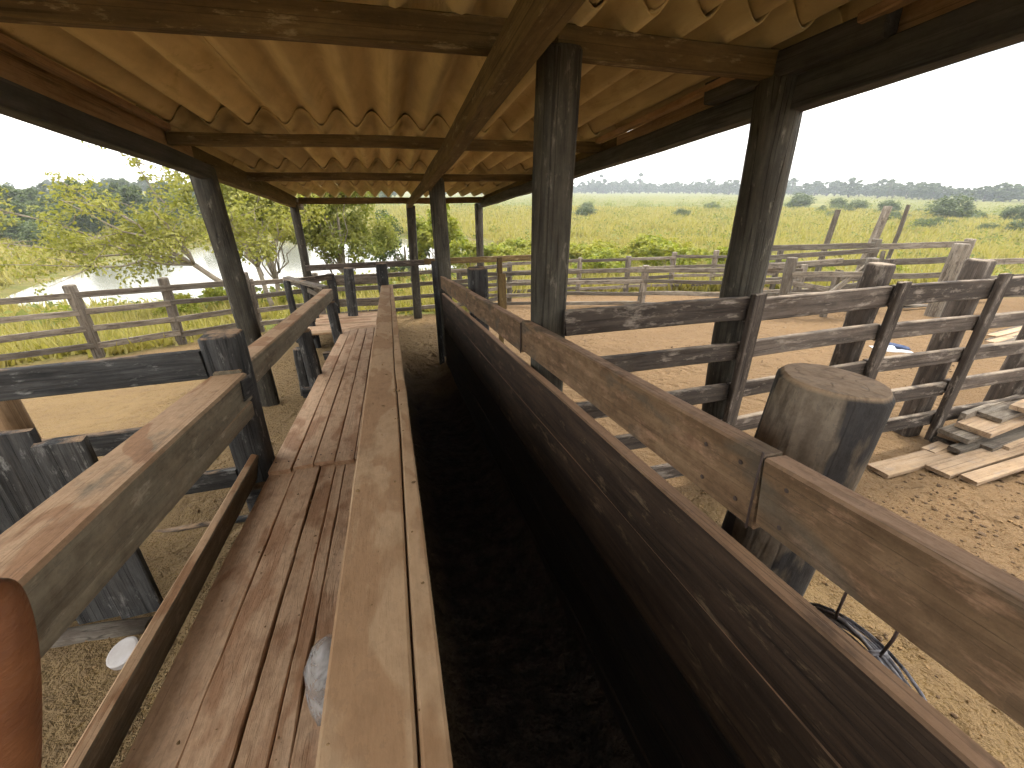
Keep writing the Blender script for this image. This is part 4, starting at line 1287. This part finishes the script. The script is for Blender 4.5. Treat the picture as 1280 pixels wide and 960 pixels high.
# --- sparse tree leaning over the fence at left
t1 = thing('leaning_tree', G(-3.7, 15.2), 'sparse yellow green tree leaning left over the pond behind the grey fence', 'tree')
rnd = random.Random(12)
base = G(-3.7, 15.2)
b0 = Vector((0, 0, -0.3))
limbs = []; cl_ = []
tips = [(-5.6, 1.0, 3.1), (-4.2, -0.6, 4.3), (-6.6, 0.5, 4.2), (-2.8, 0.6, 4.9), (-1.2, 0.2, 4.9), (-4.9, 0.8, 5.0), (-3.6, 1.5, 3.5), (0.3, 0.6, 4.6), (-7.3, 0.9, 3.0), (-2.2, -0.8, 3.6), (-6.0, -0.7, 2.4), (1.2, 0.5, 3.9), (-0.6, -0.5, 3.4), (0.9, -0.3, 2.9)]
fork = Vector((-1.9, 0.0, 1.55))
limbs.append((wiggle(b0, fork, 5, 0.06, rnd), 0.10, 0.075))
fork2 = Vector((-0.25, 0.1, 1.4))
limbs.append((wiggle(b0, fork2, 4, 0.05, rnd), 0.09, 0.06))
for tp in tips:
    tp = Vector(tp); tp.z = tp.z * (0.90 if tp.x > -4 else 0.80) - 0.1
    src = fork if tp.x < -1.9 else fork2
    mid = wiggle(src, tp, 7, 0.22, rnd)
    limbs.append((mid, 0.045, 0.008))
    for _ in range(7):
        k = rnd.randint(2, 7)
        e = mid[k] + Vector((rnd.uniform(-1, 1), rnd.uniform(-.8, .8), rnd.uniform(-.55, .75)))
        limbs.append((wiggle(mid[k], e, 4, 0.08, rnd), 0.014, 0.004))
        cl_.append((*e, rnd.uniform(.28, .55)))
        cl_.append((*mid[k], rnd.uniform(.12, .25)))
link('trunk', limb_mesh('trunk', limbs, 6), M['bark'], t1)
link('crown', leaf_mesh('crown', cl_, 9500, 0.062, 3), M['leaf_near'], t1)

# --- dense leafy tree behind the end of the shed
def clump_tree(name, label, loc, blobs, nleaf, size, mat, seed, group=None, cat='tree', trunk_r=0.1):
    rnd = random.Random(seed)
    t = thing(name, loc, label, cat, group)
    cl_ = []; limbs = []
    for (x, y, z, rx, rz_, n_) in blobs:
        for _ in range(n_):
            d = Vector((rnd.gauss(0, 1), rnd.gauss(0, 1), rnd.gauss(0, 1))).normalized() * rnd.uniform(.3, 1) ** 0.5
            c_ = (x + d.x * rx, y + d.y * rx, z + d.z * rz_)
            cl_.append((*c_, rx * rnd.uniform(.2, .42)))
            if rnd.random() < 0.3:
                limbs.append((wiggle((x * 0.3, y * 0.3, max(0.2, z * 0.25)), c_, 5, 0.15, rnd), trunk_r * 0.35, 0.006))
    limbs.append((wiggle((0, 0, -0.4), (blobs[0][0] * .6, blobs[0][1] * .6, blobs[0][2]), 5, 0.08, rnd), trunk_r, trunk_r * .5))
    link('trunk', limb_mesh('trunk', limbs, 6), M['bark'], t)
    link('crown', leaf_mesh('crown', cl_, nleaf, size, seed), mat, t)
    return t
clump_tree('leafy_tree', 'dense mid green tree filling the view between the two far left roof posts', G(-1.9, 19.5),
           [(0.2, 0, 3.0, 1.9, 1.5, 26), (-1.5, 0.3, 3.4, 1.5, 1.4, 16), (1.2, 0.4, 2.4, 1.3, 1.3, 14), (0, 0, 4.2, 1.5, 0.9, 14)], 19000, 0.078, M['leaf_near'], 31)
clump_tree('leafy_tree', 'airy yellow green tree just left of the far left roof post', G(-4.4, 19.0),
           [(0, 0, 2.9, 1.5, 1.4, 16), (0.6, 0.3, 4.0, 1.3, 1.0, 12), (-1.3, .2, 3.7, 1.2, 1.0, 10)], 9000, 0.07, M['leaf_near'], 33)
clump_tree('yellow_shrub', 'bright yellow topped shrub between the middle far roof posts', G(2.6, 24.0),
           [(0, 0, 2.0, 1.5, 1.3, 14), (0.5, 0, 3.1, 0.9, 0.8, 8)], 4200, 0.11, M['leaf_yellow'], 35, cat='shrub')
clump_tree('pale_shrub', 'pale grey green shrub left of the middle far roof post', G(0.9, 26.0),
           [(0, 0, 2.0, 1.7, 1.6, 14), (-0.8, 0, 2.9, 1.0, 0.9, 8)], 4200, 0.10, M['leaf_bush'], 36, cat='shrub')

# --- prototype trees and bushes
ft = [make_tree('forest_tree', 40 + i, 9.5 + i, 3.0, 3.6 + 0.4 * i, 3.4, 34, 2600, 0.42, M['leaf_forest'], M['bark_dark'],
                'dark green forest tree on the far bank left of the pond', 'tree', 'forest trees beyond the pond', r_tr=0.20) for i in range(3)]
yt = make_tree('bank_shrub', 51, 4.6, 0.6, 2.6, 1.9, 26, 2400, 0.21, M['leaf_yellow'], M['bark'], 'yellow green shrub on the left pond bank', 'shrub', 'shrubs on the pond bank', r_tr=0.07)
wt = [make_tree('far_tree', 60 + i, 10.0 + 1.5 * i, 0.0, 3.9, 4.6, 36, 1500, 0.60, M['leaf_far'], M['bark_dark'],
                'small hazy tree in the far line of trees beyond the pasture', 'tree', 'far line of trees beyond the pasture', r_tr=0.22) for i in range(3)]
em = make_tree('emergent_tree', 71, 21.0, 16.0, 3.2, 2.2, 14, 700, 0.55, M['leaf_far'], M['bark_dark'], 'tall thin tree rising above the far treeline', 'tree', 'tall trees above the far treeline', r_tr=0.22)
bt = [make_tree('pasture_bush', 80 + i, 3.6, 0.1, 2.0, 1.7, 46, 2600, 0.17, M['leaf_bush'], M['bark_dark'], 'round grey green bush in the pasture', 'bush', 'bushes in the pasture', r_tr=0.06, clr=(.9, 1.5)) for i in range(2)]
ys = make_tree('low_shrub', 91, 2.3, 0.2, 1.8, 1.1, 22, 2000, 0.125, M['leaf_yellow'], M['bark'], 'low bright green shrub growing behind the back fence', 'shrub', 'shrubs behind the back fence', r_tr=0.05)

rr = random.Random(77)
# forest on the far bank, left
n_f = 0
for i in range(900):
    if n_f >= 250: break
    az = R(rr.uniform(-62, 14)); d_ = 80 + 360 * rr.random() ** 1.25
    x, y = d_ * math.sin(az), d_ * math.cos(az)
    if math.hypot((x + 9) / 19, (y - 48) / 24) < 1.10: continue
    if az > R(-8) and d_ < 150: continue
    if az > R(2) and d_ < 260: continue
    p = ft[n_f % 3]
    s_ = rr.uniform(.42, .74)
    first_or_copy(p, used, G(x, y), (s_, s_, s_ * rr.uniform(.8, 1.05)), rr.uniform(0, 6.28))
    n_f += 1
# shrubs on the left bank
for i in range(34):
    az = R(rr.uniform(-66, -39)); d_ = rr.uniform(28, 70)
    x, y = d_ * math.sin(az), d_ * math.cos(az)
    if math.hypot((x + 8) / 15.5, (y - 47) / 19) < 1.3: continue
    s_ = rr.uniform(.55, 1.05)
    first_or_copy(yt, used, G(x, y), (s_, s_, s_ * rr.uniform(.7, 1.0)), rr.uniform(0, 6.28))
for i in range(60):
    az = R(rr.uniform(-64, -18)); d_ = rr.uniform(66, 150)
    x, y = d_ * math.sin(az), d_ * math.cos(az)
    if math.hypot((x + 8) / 15.5, (y - 47) / 19) < 1.35: continue
    s_ = rr.uniform(.7, 1.3)
    copy_tree(yt if i % 3 else bt[0], G(x, y), (s_ * 1.2, s_ * 1.2, s_ * .85), rr.uniform(0, 6.28), 'scrub bush between the pond and the forest hill', None, 'scrub between pond and forest')
# far treeline, right
for i in range(190):
    az = R(10 + 82 * (i + rr.uniform(-.4, .4)) / 190)
    d_ = (560 - 290 * sstep(25, 75, math.degrees(az))) * rr.uniform(.94, 1.14)
    x, y = d_ * math.sin(az), d_ * math.cos(az)
    s_ = rr.uniform(.6, 1.05) * (1.42 - 0.74 * float(sstep(25, 75, math.degrees(az))))
    first_or_copy(wt[i % 3], used, G(x, y), (s_ * 1.5, s_ * 1.5, s_), rr.uniform(0, 6.28))
for i, (azd, d_, s_) in enumerate(((21.5, 540, .9), (26, 560, 1.0), (30.5, 520, 1.0), (46, 400, .62), (54, 330, .5), (-49, 420, 1.25), (-55, 430, 1.0), (-58, 430, 1.0), (-42, 430, 1.2))):
    az = R(azd)
    first_or_copy(em, used, G(d_ * math.sin(az), d_ * math.cos(az)), (s_, s_, s_), rr.uniform(0, 6.28))
# pasture bushes (each placed where one stands in the field)
bush_spots = [
    (52, 113, 1.2, 'upper of two small dark bushes stacked left in the pasture'),
    (38, 84, 1.25, 'lower of two small dark bushes stacked left in the pasture'),
    (83, 104, 1.15, 'lone round dark bush in the open pasture left of the large post'),
    (66, 72, 1.0, 'low grey bush just left of the large roof post in the pasture'),
    (112, 105, 2.3, 'widest dark bush right of the large roof post in the pasture'),
    (118, 98, 1.6, 'bush behind the leftmost tall pole'),
    (112, 88, 1.5, 'bush between the leftmost and the thick tall pole'),
    (110, 79, 1.6, 'bush just right of the thin crooked pole'),
    (100, 60, 2.4, 'large pale pyramid shaped bush at the right of the pasture'),
    (104, 53, 1.6, 'broad low bush right of the pyramid shaped bush'),
    (88, 41, 1.5, 'bush near the right edge of the field'),
    (70, 45, 0.8, 'tiny dark bush below the pyramid shaped bush'),
    (72, 33, 1.2, 'low bush at the far right edge above the near fence'),
]
for i, (x, y, s_, lb) in enumerate(bush_spots):
    s_ *= 0.60
    first_or_copy(bt[i % 2], used, G(x, y), (s_ * 1.15, s_ * 1.15, s_ * 0.80), rr.uniform(0, 6.28), label=lb)
for i in range(42):
    k = rr.random()
    if k < 0.6: x, y = rr.uniform(70, 125), 0; y = 0.86 * x * rr.uniform(.75, 1.05) - 3
    else: x, y = rr.uniform(30, 110), rr.uniform(35, 120)
    s_ = rr.uniform(.22, .62)
    copy_tree(bt[i % 2], G(x, y), (s_ * 1.3, s_ * 1.3, s_ * .8), rr.uniform(0, 6.28), 'small scrub bush dotted across the right hand pasture', None, 'scrub dotted across the pasture')
for i in range(36):
    x = rr.uniform(2.5, 24); y = rr.uniform(19, 34) - 0.25 * x
    s_ = rr.uniform(.55, 1.05) * (1.0 if x < 14 else .7)
    first_or_copy(ys, used, G(x, y), (s_, s_, s_ * rr.uniform(.75, 1.05)), rr.uniform(0, 6.28))
for i in range(5):
    x = rr.uniform(-9, 1); y = rr.uniform(13.5, 19) - 0.15 * abs(x)
    s_ = rr.uniform(.25, .45)
    copy_tree(ys, G(x, y), (s_, s_, s_), rr.uniform(0, 6.28), 'small green shrub on the slope between the fence and the pond', None, 'shrubs between fence and pond')

# --- grass: one mass of blades
def grass_mesh(N, seed):
    r_ = np.random.default_rng(seed)
    az = np.radians(r_.uniform(-68, 80, N))
    d_ = 7.5 * (140 / 7.5) ** r_.random(N)
    x, y = d_ * np.sin(az), d_ * np.cos(az)
    sdv_ = poly_sd(x, y, CORRAL) + 0.55 * fbm(x * .8, y * .8, 3)
    e = np.hypot((x + 8.0) / 15.5, (y - 47.0) / 19.0) + 0.10 * fbm(x / 9, y / 9, 3)
    keep = (sdv_ > 0.15) & (e > 1.27)
    keep &= r_.random(N) < 0.55 + 0.45 * fbm(x / 3, y / 3, 2)
    x, y, d_ = x[keep], y[keep], d_[keep]
    z = terrain(x, y)
    n_ = len(x); B = 5
    hgt = (0.16 + 0.012 * d_) * r_.uniform(.6, 1.5, n_) * (1 + 0.5 * fbm(x / 5, y / 5, 2))
    hgt = np.clip(hgt, 0.08, 1.1)
    wd = 0.012 + 0.0022 * d_
    a = r_.uniform(0, 2 * np.pi, (n_, B))
    lean = r_.uniform(.15, .75, (n_, B)) * hgt[:, None]
    hh = hgt[:, None] * r_.uniform(.6, 1.1, (n_, B))
    ox = x[:, None] + r_.normal(0, 1, (n_, B)) * (0.04 + 0.004 * d_[:, None]); oy = y[:, None] + r_.normal(0, 1, (n_, B)) * (0.04 + .004 * d_[:, None])
    tx, ty = np.cos(a + 1.57) * wd[:, None], np.sin(a + 1.57) * wd[:, None]
    zz = np.broadcast_to(z[:, None], a.shape) - 0.02
    v = np.stack([np.stack([ox - tx, oy - ty, zz], -1), np.stack([ox + tx, oy + ty, zz], -1),
                  np.stack([ox + np.cos(a) * lean, oy + np.sin(a) * lean, zz + hh], -1)], 2)
    v = v.reshape(-1, 3)
    return np_mesh('grass', v, np.arange(len(v)).reshape(-1, 3))
gr = link('grass', grass_mesh(120000, 8), M['grass'])
tag(gr, 'yellow green pasture grass covering the fields outside the fences', 'grass', kind='stuff')

# --- low weeds dotted through the pasture
r_ = np.random.default_rng(17)
Nw = 2600
az = np.radians(r_.uniform(-40, 78, Nw)); d_ = 16 * (190 / 16) ** r_.random(Nw)
x, y = d_ * np.sin(az), d_ * np.cos(az)
ok = (poly_sd(x, y, CORRAL) > 1.5) & (np.hypot((x + 8) / 15.5, (y - 47) / 19) > 1.3)
x, y, d_ = x[ok], y[ok], d_[ok]
z = terrain(x, y)
cw = np.stack([x, y, z + 0.15, 0.25 + 0.012 * d_ * r_.uniform(.5, 1.5, len(x))], -1)
weeds = link('weeds', leaf_mesh('weeds', cw, 110000, 0.17, 9), M['leaf_dense'])
tag(weeds, 'low leafy weeds dotted through the pasture grass', 'weeds', kind='stuff')

# ------------------------------------------------------------------ haze
zt = 34.0
hx = 900.0
hv = [(-hx, -300, -14), (hx, -300, -14), (hx, 1100, -14), (-hx, 1100, -14), (-hx, -300, zt), (hx, -300, zt), (hx, 1100, zt), (-hx, 1100, zt)]
hf = [(0, 3, 2, 1), (4, 5, 6, 7), (0, 1, 5, 4), (1, 2, 6, 5), (2, 3, 7, 6), (3, 0, 4, 7)]
hm = bpy.data.materials.new('thin_haze')
hm.use_nodes = True
ht = hm.node_tree
ht.nodes.clear()
ho = ht.nodes.new('ShaderNodeOutputMaterial')
hp = ht.nodes.new('ShaderNodeVolumePrincipled')
hp.inputs['Color'].default_value = (0.86, 0.93, 1.0, 1)
hp.inputs['Density'].default_value = 0.0007
hp.inputs['Anisotropy'].default_value = 0.2
ht.links.new(hp.outputs[0], ho.inputs['Volume'])
haze = link('haze', mesh('haze', hv, hf), hm)
haze['kind'] = 'stuff'
